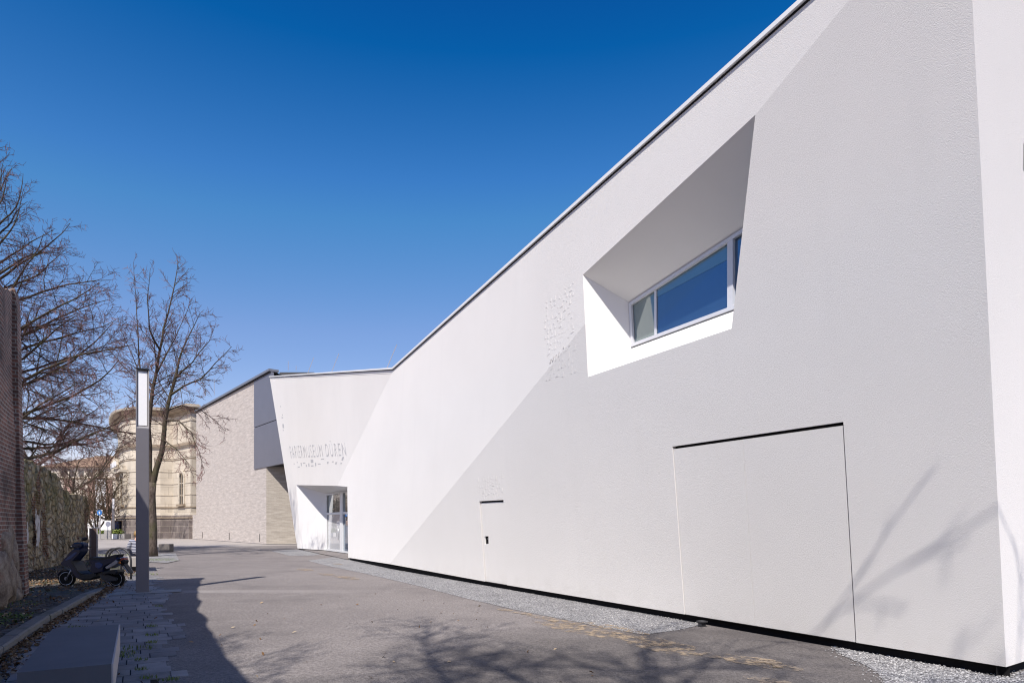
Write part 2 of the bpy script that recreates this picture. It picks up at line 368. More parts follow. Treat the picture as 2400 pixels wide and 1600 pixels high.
LUMPY = m_lumpy()
def m_bark(name, a, b, moss=0.):
    k = N(name, .92, .12); q = k.mapped(k.obj, (1, 1, .35)); n1 = k.noise(14., q, 5, .65); c = k.mix(a, b, k.ramp(n1, [(.35, 0.), (.65, 1.)]))
    if moss: c = k.mix(c, (.10, .12, .03), k.math('MULTIPLY', k.ramp(k.noise(1.5), [(.45, 0.), (.65, 1.)]), moss))
    k.col(c); k.bump(n1, .7, .03); return k.m
BARK = m_bark('lime_bark', (.055, .042, .035), (.15, .12, .10), .35)
LIMB = m_bark('branch_bark', (.045, .034, .028), (.10, .078, .062), .25)
TWIG = plain('red_brown_twig', (.17, .095, .085), .8, .2, 0, .45, .8)
TWIG2 = plain('brown_twig', (.12, .075, .05), .8, .2, 0, .4, .8)
LAMPHEAD = plain('lamp_head_metal', (.34, .33, .34), .4, .45, .2, .05)
LAMPBODY = plain('lamp_post_paint', (.20, .19, .205), .5, .4, .45, .05)
def m_opal():
    k = N('opal_acrylic', .3, .5); k.col(k.mix((.88, .88, .88), (.84, .84, .85), k.noise(2.))); return k.m
OPAL = m_opal()
CONCRETE = plain('grey_concrete', (.30, .29, .28), .85, .25, 0, .18, 2.5, .3, 50.)
BENCHTOP = plain('bench_basalt_top', (.145, .145, .155), .7, .35, 0, .16, 3., .2, 80.)
BENCHSIDE = plain('bench_pale_side', (.52, .48, .46), .75, .3, 0, .1, 3.)
RUST = plain('brown_steel', (.115, .078, .066), .6, .35, .3, .1, 3.)
PALESTEEL = plain('pale_steel_edge', (.42, .38, .36), .5, .4, .4, .06)
NAVY = plain('navy_scooter_paint', (.008, .014, .045), .35, .3, 0, .1, 3.)
BLUEP = plain('blue_scooter_paint', (.012, .045, .15), .3, .35, 0, .1, 3.)
BLACKP = plain('black_plastic', (.014, .014, .016), .5, .4)
RUBBER = plain('tyre_rubber', (.012, .012, .012), .8, .2, 0, .2)
CHROME = plain('bright_alloy', (.62, .62, .64), .3, .6, .7, .05)
SILVER = plain('silver_paint', (.30, .30, .32), .4, .5, .4, .08)
ORANGE = plain('orange_indicator', (.75, .22, .03), .25, .6, 0, .1)
REDLENS = plain('red_lens', (.4, .02, .02), .25, .6)
SKIN = plain('skin', (.55, .34, .25), .6, .3, 0, .06)
HAIR = plain('fair_hair', (.34, .22, .10), .6, .4, 0, .35, 30.)
JEANS = plain('dark_trousers', (.03, .035, .06), .85, .2)
def m_stripes():
    k = N('striped_jumper', .9, .15); z = k.sep(k.obj)[2]; wv = k.math('FRACT', k.math('MULTIPLY', k.math('ADD', z, k.math('MULTIPLY', k.noise(4.), .03)), 19.))
    k.col(k.mix((.02, .03, .085), (.55, .56, .62), k.ramp(wv, [(.0, 0.), (.46, 0.), (.5, 1.), (.96, 1.), (1., 0.)]))); return k.m
STRIPES = m_stripes()
SIGNBLUE = plain('sign_blue', (.02, .16, .48), .4, .5, 0, .03)
WHITEP = plain('white_paint', (.78, .78, .78), .5, .4, 0, .04)
STEELPOST = plain('galvanised_post', (.45, .45, .46), .5, .4, .4, .05)
TILE = brickmat('brown_roof_tile', (.36, .24, .16), (.30, .20, .135), (.20, .13, .09), .3, .33, .02, .6, .6, dist=.04)
HOUSEWALL = plain('beige_render', (.52, .46, .39), .9, .2, 0, .14, .4)
HOUSERED = plain('red_brown_panel', (.34, .23, .19), .9, .2, 0, .15, .6)

# ================================================================== SETTING: ground, road, pavements
def sheet(name, pts, mat, z, kind='structure', sub=0):
    mb = MB(); mb.poly([(p[0], p[1], z) for p in pts], want=Z); return tag(mb.build(name, mat), kind=kind)
mb = MB(); mb.face([(-900, -300, -.03), (900, -300, -.03), (900, 1500, -.03), (-900, 1500, -.03)]); tag(mb.build('ground', PLAZA), kind='structure')
far_edge = [G(300, 1281.5), G(520, 1281), G(700, 1277)]
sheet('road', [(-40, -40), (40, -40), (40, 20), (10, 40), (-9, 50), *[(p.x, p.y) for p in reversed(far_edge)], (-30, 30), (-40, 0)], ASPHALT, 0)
# paving strip: every row ends raggedly under the asphalt edge
rng = random.Random(4)
def AB(a, b, z=0): p = U*a+V*b; return Vector((p.x, p.y, z))
mb = MB(); mb.face([AB(-6, -3.4, .004), AB(-6, .18, .004), AB(27, .18, .004), AB(27, -3.4, .004)], Z); tag(mb.build('paving_bed', JOINT), kind='structure')
mb = MB(); a = -2.0; row = 0; PITCH = .30
while a < 26.5:
    end = .33+.26*rng.random()+.10*math.sin(a*1.3)+(.22 if 4.2 < a < 6.6 else 0)-(.35 if 6.6 < a < 7.2 else 0)
    b = -3.3+(row % 2)*.21+rng.uniform(-.03, .03)
    while b < end-.06:
        l = rng.choice((.42, .42, .42, .28)); b1 = min(b+l, end); g = .006
        z = .012+rng.uniform(-.003, .003); tz = rng.uniform(-.002, .002); cw = rng.uniform(-.004, .004)
        A0, A1, B0, B1 = a+g, a+PITCH-g+cw, b+g, b1-g
        if B1-B0 > .03:
            q = [AB(A0, B0, 0), AB(A0, B1, 0), AB(A1, B1, 0), AB(A1, B0, 0)]
            mb.hexa(q+[Vector((p.x, p.y, z+(tz if k in (1, 2) else -tz))) for k, p in enumerate(q)])
        b = b1
    a += PITCH; row += 1
tag(mb.build('paving', PAVER), kind='structure')
# concrete collar round the lamp foot
mb = MB(); c0 = G(334, 1389); mb.poly([c0+U*-.30+V*-.62+Z*.02, c0+U*-.34+V*.75+Z*.02, c0+U*.32+V*.80+Z*.02, c0+U*.36+V*-.5+Z*.02], want=Z); tag(mb.build('lamp_footing', CONCRETE), kind='structure')
# gravel beds along the museum foot
gr1 = [(721, 1313), (765, 1307), (814, 1300), (830, 1302), (1000, 1330), (1180, 1362), (1400, 1396), (1604, 1450), (1648, 1458), (1641, 1464), (1590, 1475), (1508, 1486), (1420, 1470), (1335, 1453), (1207, 1428), (1080, 1398), (980, 1372), (850, 1342), (771, 1326)]
def bed(pts, mat, z, name, inner=None): return sheet(name, [G(*p, z) for p in pts], mat, z)
bed(gr1, GRAVEL, .006, 'gravel_strip')
gr2 = [(1947, 1513), (2100, 1540), (2345, 1585), (2400, 1570), (2470, 1600), (2600, 1760), (2200, 1760), (2110, 1640), (2074, 1600), (2056, 1573), (2017, 1552), (1981, 1538)]
bed(gr2, GRAVEL, .006, 'gravel_strip')
bed([(635, 1290), (690, 1287), (770, 1291), (767, 1294), (735, 1301), (678, 1301.5)], GRAVEL, .006, 'gravel_strip')
bed([(341, 1303), (375, 1297), (412, 1296), (420, 1312), (392, 1318), (342, 1316)], GRAVEL, .024, 'gravel_strip')
# chips: loose stones that make the beds rough near the camera
def pip(x, y, poly):
    c = False; j = len(poly)-1
    for i in range(len(poly)):
        if (poly[i][1] > y) != (poly[j][1] > y) and x < (poly[j][0]-poly[i][0])*(y-poly[i][1])/(poly[j][1]-poly[i][1])+poly[i][0]: c = not c
        j = i
    return c
def chips(polys, n, name):
    mb = MB(); rr = random.Random(8)
    for pts, share, spill in polys:
        gp = [(G(*p).x, G(*p).y) for p in pts]; x0, x1 = min(p[0] for p in gp), max(p[0] for p in gp); y0, y1 = min(p[1] for p in gp), max(p[1] for p in gp); k = 0; tries = 0
        while k < n*share and tries < 400000:
            tries += 1; x, y = rr.uniform(x0, x1), rr.uniform(y0, y1)
            jx, jy = rr.gauss(0, spill), rr.gauss(0, spill)
            if not pip(x+jx, y+jy, gp): continue
            if rr.random() > min(1, (9./max(y, 1))**1.5): continue
            s = rr.uniform(.005, .012); b = len(mb.v); rot = Matrix.Rotation(rr.uniform(0, 6.3), 3, 'Z')
            o = Vector((x, y, .008+s*.35))
            for d in ((1, 0, 0), (-1, 0, 0), (0, 1, 0), (0, -1, 0), (0, 0, 1), (0, 0, -1)):
                q = rot @ Vector(d); mb.v.append(o+Vector((q.x*s*rr.uniform(.7, 1.4), q.y*s*rr.uniform(.7, 1.4), q.z*s*rr.uniform(.5, .9))))
            mb.f += [tuple(b+i for i in t) for t in ((0, 2, 4), (2, 1, 4), (1, 3, 4), (3, 0, 4), (2, 0, 5), (1, 2, 5), (3, 1, 5), (0, 3, 5))]; k += 1
    return tag(mb.build(name, PEBBLE), 'loose pale grey gravel chips along the foot of the white building', 'gravel', kind='stuff')
chips([(gr1, .55, .05), (gr2, .45, .10)], 13000, 'gravel')
# sand spilled on the asphalt
for i, (px, py, rx, ry, rot) in enumerate([(1360, 1474, 1.0, .22, .35), (1520, 1500, .75, .2, .3), (1560, 1519, .55, .16, .2), (1768, 1549, .42, .19, .1), (1430, 1468, .7, .12, .35), (1300, 1452, .8, .10, .45), (1200, 1431, .6, .08, .5), (1650, 1532, .22, .1, .2), (812, 1352, .9, .16, .6), (765, 1345, .5, .14, .6), (715, 1334, .6, .18, .4), (1815, 1598, .35, .1, .1), (1820, 1557, .3, .1, .2), (790, 1321, .5, .1, .6)]):
    mb = MB(); c0 = G(px, py, .004+i*.0012); th = math.atan2(U.y, U.x)+rot*.2; pts = []
    for k in range(22):
        a = 2*math.pi*k/22; r_ = 1+.35*noise.noise((math.cos(a)*1.7+i*5, math.sin(a)*1.7, 3.1)); x, y = rx*r_*math.cos(a), ry*r_*1.3*math.sin(a)
        pts.append(c0+Vector((x*math.cos(th)-y*math.sin(th), x*math.sin(th)+y*math.cos(th), 0)))
    mb.poly(pts, want=Z); tag(mb.build('spilled_sand', SAND), 'patches of pale brown sand scattered on the asphalt near the gravel', 'sand', kind='stuff')

# raised verge behind its kerb, falling away to the leaf bed by the scooter
KB = [(-3.4, 2.2), (-4.75, 5.0), (-5.65, 6.85), (-6.42, 8.35), (-7.35, 10.2), (-8.35, 12.4), (-9.1, 14.0), (-9.72, 15.25)]
def hk(y): return .10 if y < 13.2 else .10-.085*min(1, (y-13.2)/2.0)
def kerb_at(y):
    for (x0, y0), (x1, y1) in zip(KB, KB[1:]):
        if y <= y1: return x0+(x1-x0)*(y-y0)/(y1-y0)
    return KB[-1][0]+(y-KB[-1][1])*-.52
mb = MB(); NY, NX = 90, 26
for j in range(NY+1):
    y = 2.2+j*(28-2.2)/NY; xk = kerb_at(y)-.16 if y < 15.25 else kerb_at(y)-.16+.9*math.sin(min(1, (y-15.25)/6)*1.2)*.2
    for i in range(NX+1):
        t = i/NX; x = xk-t*7.5; z = hk(y)+.035*t*3*(1 if t < .34 else 1)*.4+.02*noise.noise((x*1.5, y*1.5, 0))*(1 if 0 < i else 0)+(.10*t if t > .2 else 0)
        mb.v.append(Vector((x, y, max(z, .022))))
for j in range(NY):
    for i in range(NX):
        b = j*(NX+1)+i; mb.f.append((b+1, b, b+NX+1, b+NX+2))
tag(mb.build('verge', VERGE, smooth=True), kind='structure')
mb = MB(); rr = random.Random(2)
for (x0, y0), (x1, y1) in zip(KB, KB[1:]):
    n = max(1, round(math.hypot(x1-x0, y1-y0)/.9)); d = Vector((x1-x0, y1-y0, 0)).normalized(); s = Vector((-d.y, d.x, 0))
    for k in range(n):
        p = Vector((x0+(x1-x0)*k/n, y0+(y1-y0)*k/n, 0)); q = Vector((x0+(x1-x0)*(k+1)/n, y0+(y1-y0)*(k+1)/n, 0)); p = p+d*.008; q = q-d*.008; j1 = s*rr.uniform(-.008, .008)
        h0, h1 = hk(p.y)+.012+rr.uniform(-.004, .004), hk(q.y)+.012; e = .02
        lo = [p+j1-Z*.05, q+j1-Z*.05, q+s*.17+j1-Z*.05, p+s*.17+j1-Z*.05]
        for zz, ins in ((0, 0),):
            b = len(mb.v); hh = (h0, h1, h1, h0)
            mb.v += lo+[Vector((lo[i].x, lo[i].y, hh[i]-e)) for i in range(4)]
            inn = [p+j1+s*e, q+j1+s*e, q+s*.17+j1, p+s*.17+j1]; mb.v += [Vector((inn[i].x, inn[i].y, hh[i])) for i in range(4)]
            for l in (0, 4):
                for i in range(4): mb.f.append((b+l+i, b+l+(i+1) % 4, b+l+4+(i+1) % 4, b+l+4+i))
            mb.f.append((b+8, b+9, b+10, b+11))
tag(mb.build('kerb', KERB, fix=True), kind='structure')

# litter, moss and weeds
def scatter_leaves(name, spots, mat, label, cat, size=(.02, .05), curl=.5, seed=1):
    mb = MB(); rr = random.Random(seed)
    for fn, n in spots:
        for _ in range(n):
            p = fn(rr); s = rr.uniform(*size); rot = Matrix.Rotation(rr.uniform(0, 6.3), 3, 'Z') @ Matrix.Rotation(rr.gauss(0, curl), 3, 'X') @ Matrix.Rotation(rr.gauss(0, curl), 3, 'Y')
            b = len(mb.v); wd = rr.uniform(.35, .7)
            for q in ((-1, 0, 0), (0, -wd, .12), (1, 0, .0), (0, wd, .12)): mb.v.append(p+(rot @ Vector(q))*s+Z*s*.35)
            mb.f += [(b, b+1, b+2), (b, b+2, b+3)]
    return tag(mb.build(name, mat), label, cat, kind='stuff')
def along_kerb(w0, w1):
    def fn(r):
        y = r.uniform(4.2, 15.6); t = abs(r.gauss(0, 1)); return Vector((kerb_at(y)+.03+min(t, 2.2)*(w0 if y < 7.5 else w1), y+r.uniform(-.05, .05), .016))
    return fn
def on_verge(y0, y1, t0, t1, gap=0.):
    def fn(r):
        while True:
            y = r.uniform(y0, y1); t = r.uniform(t0, t1); x = kerb_at(y)-.2-t
            if noise.noise((x*1.1, y*1.1, 7.7)) > gap: return Vector((x, y, hk(y)+.02+.10*max(0, t/7.5-.2)+.05*t*3*.4/7.5))
    return fn
scatter_leaves('fallen_leaves', [(along_kerb(.16, .11), 2600), (on_verge(6, 16, .0, 3.0, -.1), 1500), (on_verge(15, 21, -.6, 4.5, -.6), 5200), (on_verge(16, 27, 1.0, 5., -.3), 1500), (lambda r: AB(r.uniform(3, 26), r.uniform(-2.2, .4), .016), 130), (lambda r: AB(r.uniform(5, 14), r.uniform(.6, 6), .004), 60)], LEAF,
               'brown fallen leaves drifted along the kerb, verge and wall foot', 'leaf litter', (.016, .042), .5, 3)
def blades(name, spots, mat, label, cat, h=(.04, .10), seed=1, wd=.005):
    mb = MB(); rr = random.Random(seed)
    for fn, n in spots:
        for _ in range(n):
            p = fn(rr); a = rr.uniform(0, 6.3); hh = rr.uniform(*h); d = Vector((math.cos(a), math.sin(a), 0)); s = Vector((-d.y, d.x, 0))*rr.uniform(.6, 1.6)*wd; b = len(mb.v); lean = rr.uniform(.1, .8)*hh
            mb.v += [p-s, p+s, p+d*lean*.4+Z*hh*.6+s*.7, p+d*lean*.4+Z*hh*.6-s*.7, p+d*lean+Z*hh]; mb.f += [(b, b+1, b+2, b+3), (b+3, b+2, b+4)]
    return tag(mb.build(name, mat), label, cat, kind='stuff')
def blob(px, py, r0, z=.02):
    c0 = G(px, py, z)
    def fn(r): a = r.uniform(0, 6.3); q = r0*math.sqrt(r.random()); return c0+Vector((math.cos(a)*q*1.6, math.sin(a)*q, 0))
    return fn
scatter_leaves('weeds', [(on_verge(10.5, 14.5, 1.2, 3.4, .08), 2200), (on_verge(6, 11, .0, 2.2, .22), 900), (on_verge(12.5, 14.6, 2.2, 3.2, -.5), 900), (on_verge(15, 22, 2.2, 4.8, .12), 900), (blob(150, 1320, .8, .1), 260), (on_verge(19, 26, .0, 1.2, .0), 500)], IVY, 'low green weeds and moss growing on the cobbled verge', 'weeds', (.014, .036), .45, 5)
joint_spots = [(323, 1518, .16), (330, 1546, .05), (330, 1568, .05), (356, 1467, .05), (355, 1488, .06), (355, 1505, .05), (295, 1530, .1), (290, 1538, .08), (400, 1592, .08), (350, 1588, .06), (373, 1420, .05), (180, 1470, .1)]
blades('grass_tufts', [(blob(x, y, r0), int(350*r0)+20) for x, y, r0 in joint_spots]+[(blob(362, 1310, .55), 500), (blob(375, 1313, .5), 260), (blob(310, 1346, .5), 260), (blob(262, 1300, 1.0, .05), 900), (on_verge(9, 14, .3, 2.6, .25), 500)], GRASS, 'small tufts of fresh grass in the paving joints and round the tree foot', 'grass', (.012, .045), 9, .004)

# ================================================================== MUSEUM (white folded building)
KT = .0988
NC = Vector((-V.x, -V.y, -KT)).normalized()
P0 = Vector((4.958, 6.422, .12))
onC = lambda px, py: on(NC, P0, px, py)
fa, fb = onC(913, 1321), onC(1990, 0)
NB = Matrix.Rotation(-.15, 3, (fb-fa).normalized()) @ NC
onB = lambda px, py: on(NB, fa, px, py)
K1 = onB(922, 866); Q2 = onB(791, 1138); ABL = O+ray(697, 1284)*39.6
NA = (Q2-K1).cross(ABL-K1).normalized()
if NA.x > 0: NA = -NA
onA = lambda px, py: on(NA, K1, px, py)
A_TL = onA(632, 884); KINK = K1
ROOFR = onB(1898, 0); rd = (ROOFR-KINK).normalized()
TOPF = onC(2234.6, -300)                                         # the fold runs on up to the roof edge above the street corner
CORT = onC(2262, -330); COR = P0
DDIR = Vector((.83, .56, 0)).normalized(); DL = 9.
B816 = onB(816, 1306); T814 = onB(814, 1140); E_TL = onA(694.5, 1136); E_BL = onA(705, 1285)
museum = thing('museum_building', 'white folded plaster museum building with sloping roof edge along the right of the street', 'building', (0, 16, 0))
M = lambda mb, name, mat, **k: world_child(mb.build(name, mat, **k), museum)
def child(o, p):                                                 # sub-part whose mesh is in world space
    o.parent = p; o.matrix_parent_inverse = Matrix.Identity(4) if not p.parent else (Matrix.Translation(-Vector(museum.location)) if False else Matrix.Identity(4)); return o
# doors and window openings in facet C
s_tl, s_tr, s_bl, s_br = onC(1123, 1174), onC(1180, 1171), onC(1136, 1362), onC(1188.5, 1370.5)
g_tl, g_tr, g_bl, g_br = onC(1575.5, 1046), onC(1976.5, 988), onC(1604, 1439), onC(2007, 1505)
w_tr, w_l, w_bl, w_br = onC(1770.3, 269.5), onB(1366, 644), onC(1378, 883), onC(1714.7, 769.7)
F1 = onC(1371.5, 758)                                           # where the fold runs into the window opening
for p in (s_bl, s_br, g_bl, g_br): p.z = .118
lo = fa.copy()
want = NC
mb = MB()
mb.poly([fa, s_bl, s_tl, s_tr, s_br, g_bl, g_tl, w_bl, F1], want=want); mb.poly([g_tl, g_tr, g_br, COR, CORT, TOPF, w_tr, w_br, w_bl], want=want)
mb.poly([KINK, TOPF, w_tr, w_l, F1, fa, B816, T814, Q2], want=NB)
mb.poly([A_TL, KINK, Q2, E_TL, E_BL, ABL], want=NA)
D1 = COR+DDIR*DL; D1T = CORT+DDIR*DL
nd = DDIR.cross(CORT-COR).normalized(); nd = -nd if nd.y > 0 else nd
onD = lambda px, py: on(nd, COR, px, py)
dwin = [onD(2398.5, 336), onD(2397.5, 400), onD(2398, 560), COR+DDIR*4.4+Z*4.3, COR+DDIR*4.4+Z*5.9]
dq = [dwin[0], dwin[1], COR+DDIR*4.2+Z*4.7, COR+DDIR*4.2+Z*6.0]; mb.poly([COR, dq[1], dq[0], CORT], want=nd); mb.poly([COR, D1, dq[2], dq[1]], want=nd); mb.poly([D1, D1T, dq[3], dq[2]], want=nd); mb.poly([D1T, CORT, dq[0], dq[3]], want=nd)
bk = V*11
back = lambda p, z=None: Vector((p.x+bk.x, p.y+bk.y, p.z if z is None else z))
mb.poly([A_TL, ABL, back(ABL), back(A_TL)], want=U)
roofz = lambda p: p-Z*.12
for t in ((A_TL, KINK, back(A_TL)), (KINK, back(KINK), back(A_TL)), (KINK, TOPF, back(KINK)), (TOPF, CORT, D1T), (TOPF, D1T, back(TOPF)), (TOPF, back(TOPF), back(KINK))): mb.face([roofz(p) for p in t], Z)
mb.face([back(ABL), back(B816, 0), back(KINK), back(A_TL)], V); mb.face([back(B816, 0), back(COR, 0), back(TOPF), back(KINK)], V)
facade = M(mb, 'facade_wall', PLASTER)
# window niche: splayed reveals down to a vertical frame set back in the wall
pw = P0+V*.36; onW = lambda px, py: on(V, pw, px, py)
i_tl, i_bl = onW(1479, 711.6), onW(1484.4, 813.5); it2 = onW(1743, 530.5); ib2 = onW(1685, 739)
it_d = (it2-i_tl).normalized(); ib_d = (ib2-i_bl).normalized(); LW = 3.75
it_d = (w_tr-w_l).cross(i_tl-w_l).cross(V).normalized(); ib_d = (w_br-w_bl).cross(i_bl-w_bl).cross(V).normalized()
it_d = it_d if it_d.dot(-U) > 0 else -it_d; ib_d = ib_d if ib_d.dot(-U) > 0 else -ib_d; LW = 3.1
i_tr = i_tl+it_d*(LW/it_d.dot(-U)); i_br = i_bl+ib_d*(LW/ib_d.dot(-U))
mb = MB(); mb.face([w_l, F1, i_bl, i_tl], -U); mb.face([F1, w_bl, i_bl], -U); mb.face([w_bl, w_br, i_br, i_bl], Z); mb.face([w_l, w_tr, i_tr, i_tl], -Z); mb.face([w_tr, w_br, i_br, i_tr], U)
niche = M(mb, 'window_niche', SMOOTH_PLASTER)
def frame_quad(quad, wd, depth, nrm, name, mat, host):
    """A frame of wd inside a quad (tl, tr, br, bl) standing depth proud along nrm."""
    mb = MB(); c = sum(quad, Vector())/4; inn = []
    n = len(quad)
    for i in range(n):
        p = quad[i]; a = (quad[i-1]-p).normalized(); b = (quad[(i+1) % n]-p).normalized(); s = a.cross(b).length; inn.append(p+(a+b)*(wd/max(s, .3)))
    for i in range(n):
        j = (i+1) % n; q = [quad[i], quad[j], inn[j], inn[i]]; mb.hexa([p for p in q]+[p+nrm*depth for p in q])
    o = mb.build(name, mat, fix=True); return o, inn
def lerp(a, b, t): return a+(b-a)*t
quad = [i_tl-V*.01, i_tr-V*.01, i_br-V*.01, i_bl-V*.01]
win, inn = frame_quad(quad, .055, .05, -V, 'window', FRAME, None); world_child(win, museum)
# mullion near the right, a thin one near the left
tm = .592
mb = MB()
def mull(t0, t1, pro):
    a, b = lerp(inn[0], inn[1], t0), lerp(inn[0], inn[1], t1)
    hd = -U; x0, x1 = (a-inn[3]).dot(hd), (b-inn[3]).dot(hd); L_ = (inn[2]-inn[3]).dot(hd); c_, d_ = lerp(inn[3], inn[2], x0/L_), lerp(inn[3], inn[2], x1/L_)
    q = [a, b, d_, c_]; mb.hexa([p+V*.01 for p in q]+[p-V*pro for p in q])
def mparam(px):                                                  # position along the frame of a sight line
    p = on(V, inn[0], px, 800); return (p-inn[0]).dot(-U)/(inn[1]-inn[0]).dot(-U)
MU = (mparam(1709), mparam(1722), mparam(1534.5), mparam(1539))
for t0_, t1_, pro_ in ((MU[0], MU[1], .045), (MU[2], MU[3], .012)):
    mb = MB(); mull(t0_, t1_, pro_); o = mb.build('mullion', FRAME, fix=True); o.parent = win
mb = MB(); mb.face([p+V*.012 for p in inn], -V); o = mb.build('pane', GLASS); o.parent = win
# pale teal side panel and top strip laid just in front of the pane
mb = MB(); q = [lerp(inn[0], inn[1], 0), lerp(inn[0], inn[1], MU[2]), lerp(inn[3], inn[2], MU[2]), inn[3]]; mb.face([p+V*.006 for p in q], -V); o = mb.build('side_pane', GLASS_TEAL); o.parent = win
mb = MB(); q = [lerp(inn[0], inn[1], MU[3]), lerp(inn[0], inn[1], MU[0])]; mb.face([q[0]+V*.007, q[1]+V*.007, q[1]+V*.007-Z*.24, q[0]+V*.007-Z*.13], -V); o = mb.build('teal_strip', m_glass('teal_strip_glass', (.16, .28, .36), .06, .5)); o.parent = win
# entrance
pe = B816+V*1.5; onE = lambda px, py: on(V, pe, px, py)
e_tl, e_bl = onE(766.7, 1157), onE(766.7, 1288.5); EL = 4.6
e_tr, e_br = e_tl-U*EL, e_bl-U*EL; e_bl.z = e_br.z = .06
mb = MB(); mb.face([E_TL, e_tl, e_bl, E_BL], -U); M(mb, 'entrance_splay', SCUFFED)
mb = MB(); mb.poly([E_TL, Q2, e_tl], want=-Z); mb.poly([Q2, T814, e_tr, e_tl], want=-Z); mb.face([T814, B816, e_br, e_tr], U); M(mb, 'entrance_ceiling', SMOOTH_PLASTER)
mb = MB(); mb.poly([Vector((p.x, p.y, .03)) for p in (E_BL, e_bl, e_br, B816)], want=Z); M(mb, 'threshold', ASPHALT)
door, dinn = frame_quad([e_tl, e_tr, e_br, e_bl], .09, .06, -V, 'entrance_door', WHITEFRAME, None); world_child(door, museum)
def dz(t, z): p = lerp(dinn[3], dinn[2], t); return Vector((p.x, p.y, z))
z0, z1 = dinn[3].z, dinn[0].z; zt = z0+(z1-z0)*.635
def dt_at(px): p = on(V, dinn[3], px, 1250); return (p-dinn[3]).dot(-U)/(dinn[2]-dinn[3]).dot(-U)
DA, DB = dt_at(798.5), dt_at(805)
mb = MB()
mb.hexa([dz(DA, z0)+V*.01, dz(DB, z0)+V*.01, dz(DB, z1)+V*.01, dz(DA, z1)+V*.01]+[p-V*.05 for p in (dz(DA, z0), dz(DB, z0), dz(DB, z1), dz(DA, z1))])
mb.hexa([dz(0, zt)+V*.01, dz(DA, zt)+V*.01, dz(DA, zt+.12)+V*.01, dz(0, zt+.12)+V*.01]+[p-V*.04 for p in (dz(0, zt), dz(DA, zt), dz(DA, zt+.12), dz(0, zt+.12))])
mb.hexa([dz(DB, zt)+V*.01, dz(1, zt)+V*.01, dz(1, zt+.12)+V*.01, dz(DB, zt+.12)+V*.01]+[p-V*.04 for p in (dz(DB, zt), dz(1, zt), dz(1, zt+.12), dz(DB, zt+.12))])
o = mb.build('transom', WHITEFRAME, fix=True); o.parent = door
for nm, t0, t1, za, zb, mt in (('pane', 0, DA, zt+.12, z1, GLASS_TEAL), ('door_leaf', 0, DA, z0, zt, GLASS_PALE), ('pane', DB, 1, zt+.12, z1, GLASS_TEAL), ('door_leaf', DB, 1, z0, zt, GLASS)):
    mb = MB(); mb.face([dz(t0, za)+V*.02, dz(t1, za)+V*.02, dz(t1, zb)+V*.02, dz(t0, zb)+V*.02], -V); o = mb.build(nm, mt); o.parent = door
mb = MB(); hp = dz(DA*.9, 1.05); mb.tube([hp-V*.06+Z*-.35, hp-V*.06+Z*.35], .018, 8); o = mb.build('door_handle', CHROME, smooth=True); o.parent = door
# service door and gate, flush panels with open joints
mb = MB()
gap = lambda a, b, d: a+(b-a).normalized()*d
inw = -NC
def rim(loop, depth):
    for a, b in zip(loop, loop[1:]): mb.face([a, b, b+inw*depth, a+inw*depth])
for lp in ([s_bl, s_tl, s_tr, s_br], [g_bl, g_tl, g_tr, g_br]):
    mb = MB(); rim(lp, .07); M(mb, 'opening_reveal', PLASTER)
    mb = MB(); mb.face([p+inw*.07 for p in lp], NC); M(mb, 'joint_backing', BLACK)
def panel(tl, tr, br, bl, gl, gr, gt, dep, name, hole=None):
    hx = (tr-tl).normalized(); vz = (tl-bl).normalized()
    q = [tl+hx*gl-vz*gt+inw*dep, tr-hx*gr-vz*gt+inw*dep, br-hx*gr+inw*dep, bl+hx*gl+inw*dep]
    mb = MB(); mb.poly(q, [hole] if hole else [], want=NC)
    for i in range(4): mb.face([q[i], q[(i+1) % 4], q[(i+1) % 4]+inw*.04, q[i]+inw*.04])
    return M(mb, name, PLASTER)
hs_ = [onC(1133, 1256.5), onC(1142.2, 1256), onC(1142.6, 1273.5), onC(1133.5, 1275)]; hs_ = [p+inw*.03 for p in hs_]
sd = panel(s_tl, s_tr, s_br, s_bl, .03, .006, .045, .03, 'service_door', hs_)
mb = MB(); inn_h = [p+inw*.055 for p in hs_]
for i in range(4): mb.face([hs_[i], hs_[(i+1) % 4], inn_h[(i+1) % 4], inn_h[i]])
mb.face(inn_h, NC); o = mb.build('handle_recess', SMOOTH_PLASTER); o.parent = sd
mb = MB(); hc = lerp(hs_[1], hs_[2], .35); hd_ = lerp(hs_[0], hs_[3], .35); mb.tube([lerp(hd_, hc, .45)+inw*.03, lerp(hd_, hc, .98)+inw*.03], .018, 8); o = mb.build('door_handle', DARKGREY, smooth=True); o.parent = sd
gm_t, gm_b = lerp(g_tl, g_tr, .475), lerp(g_bl, g_br, .475)
panel(g_tl, gm_t, gm_b, g_bl, .012, .003, .042, .012, 'gate_leaf'); panel(gm_t, g_tr, g_br, gm_b, .003, .020, .042, .012, 'gate_leaf')
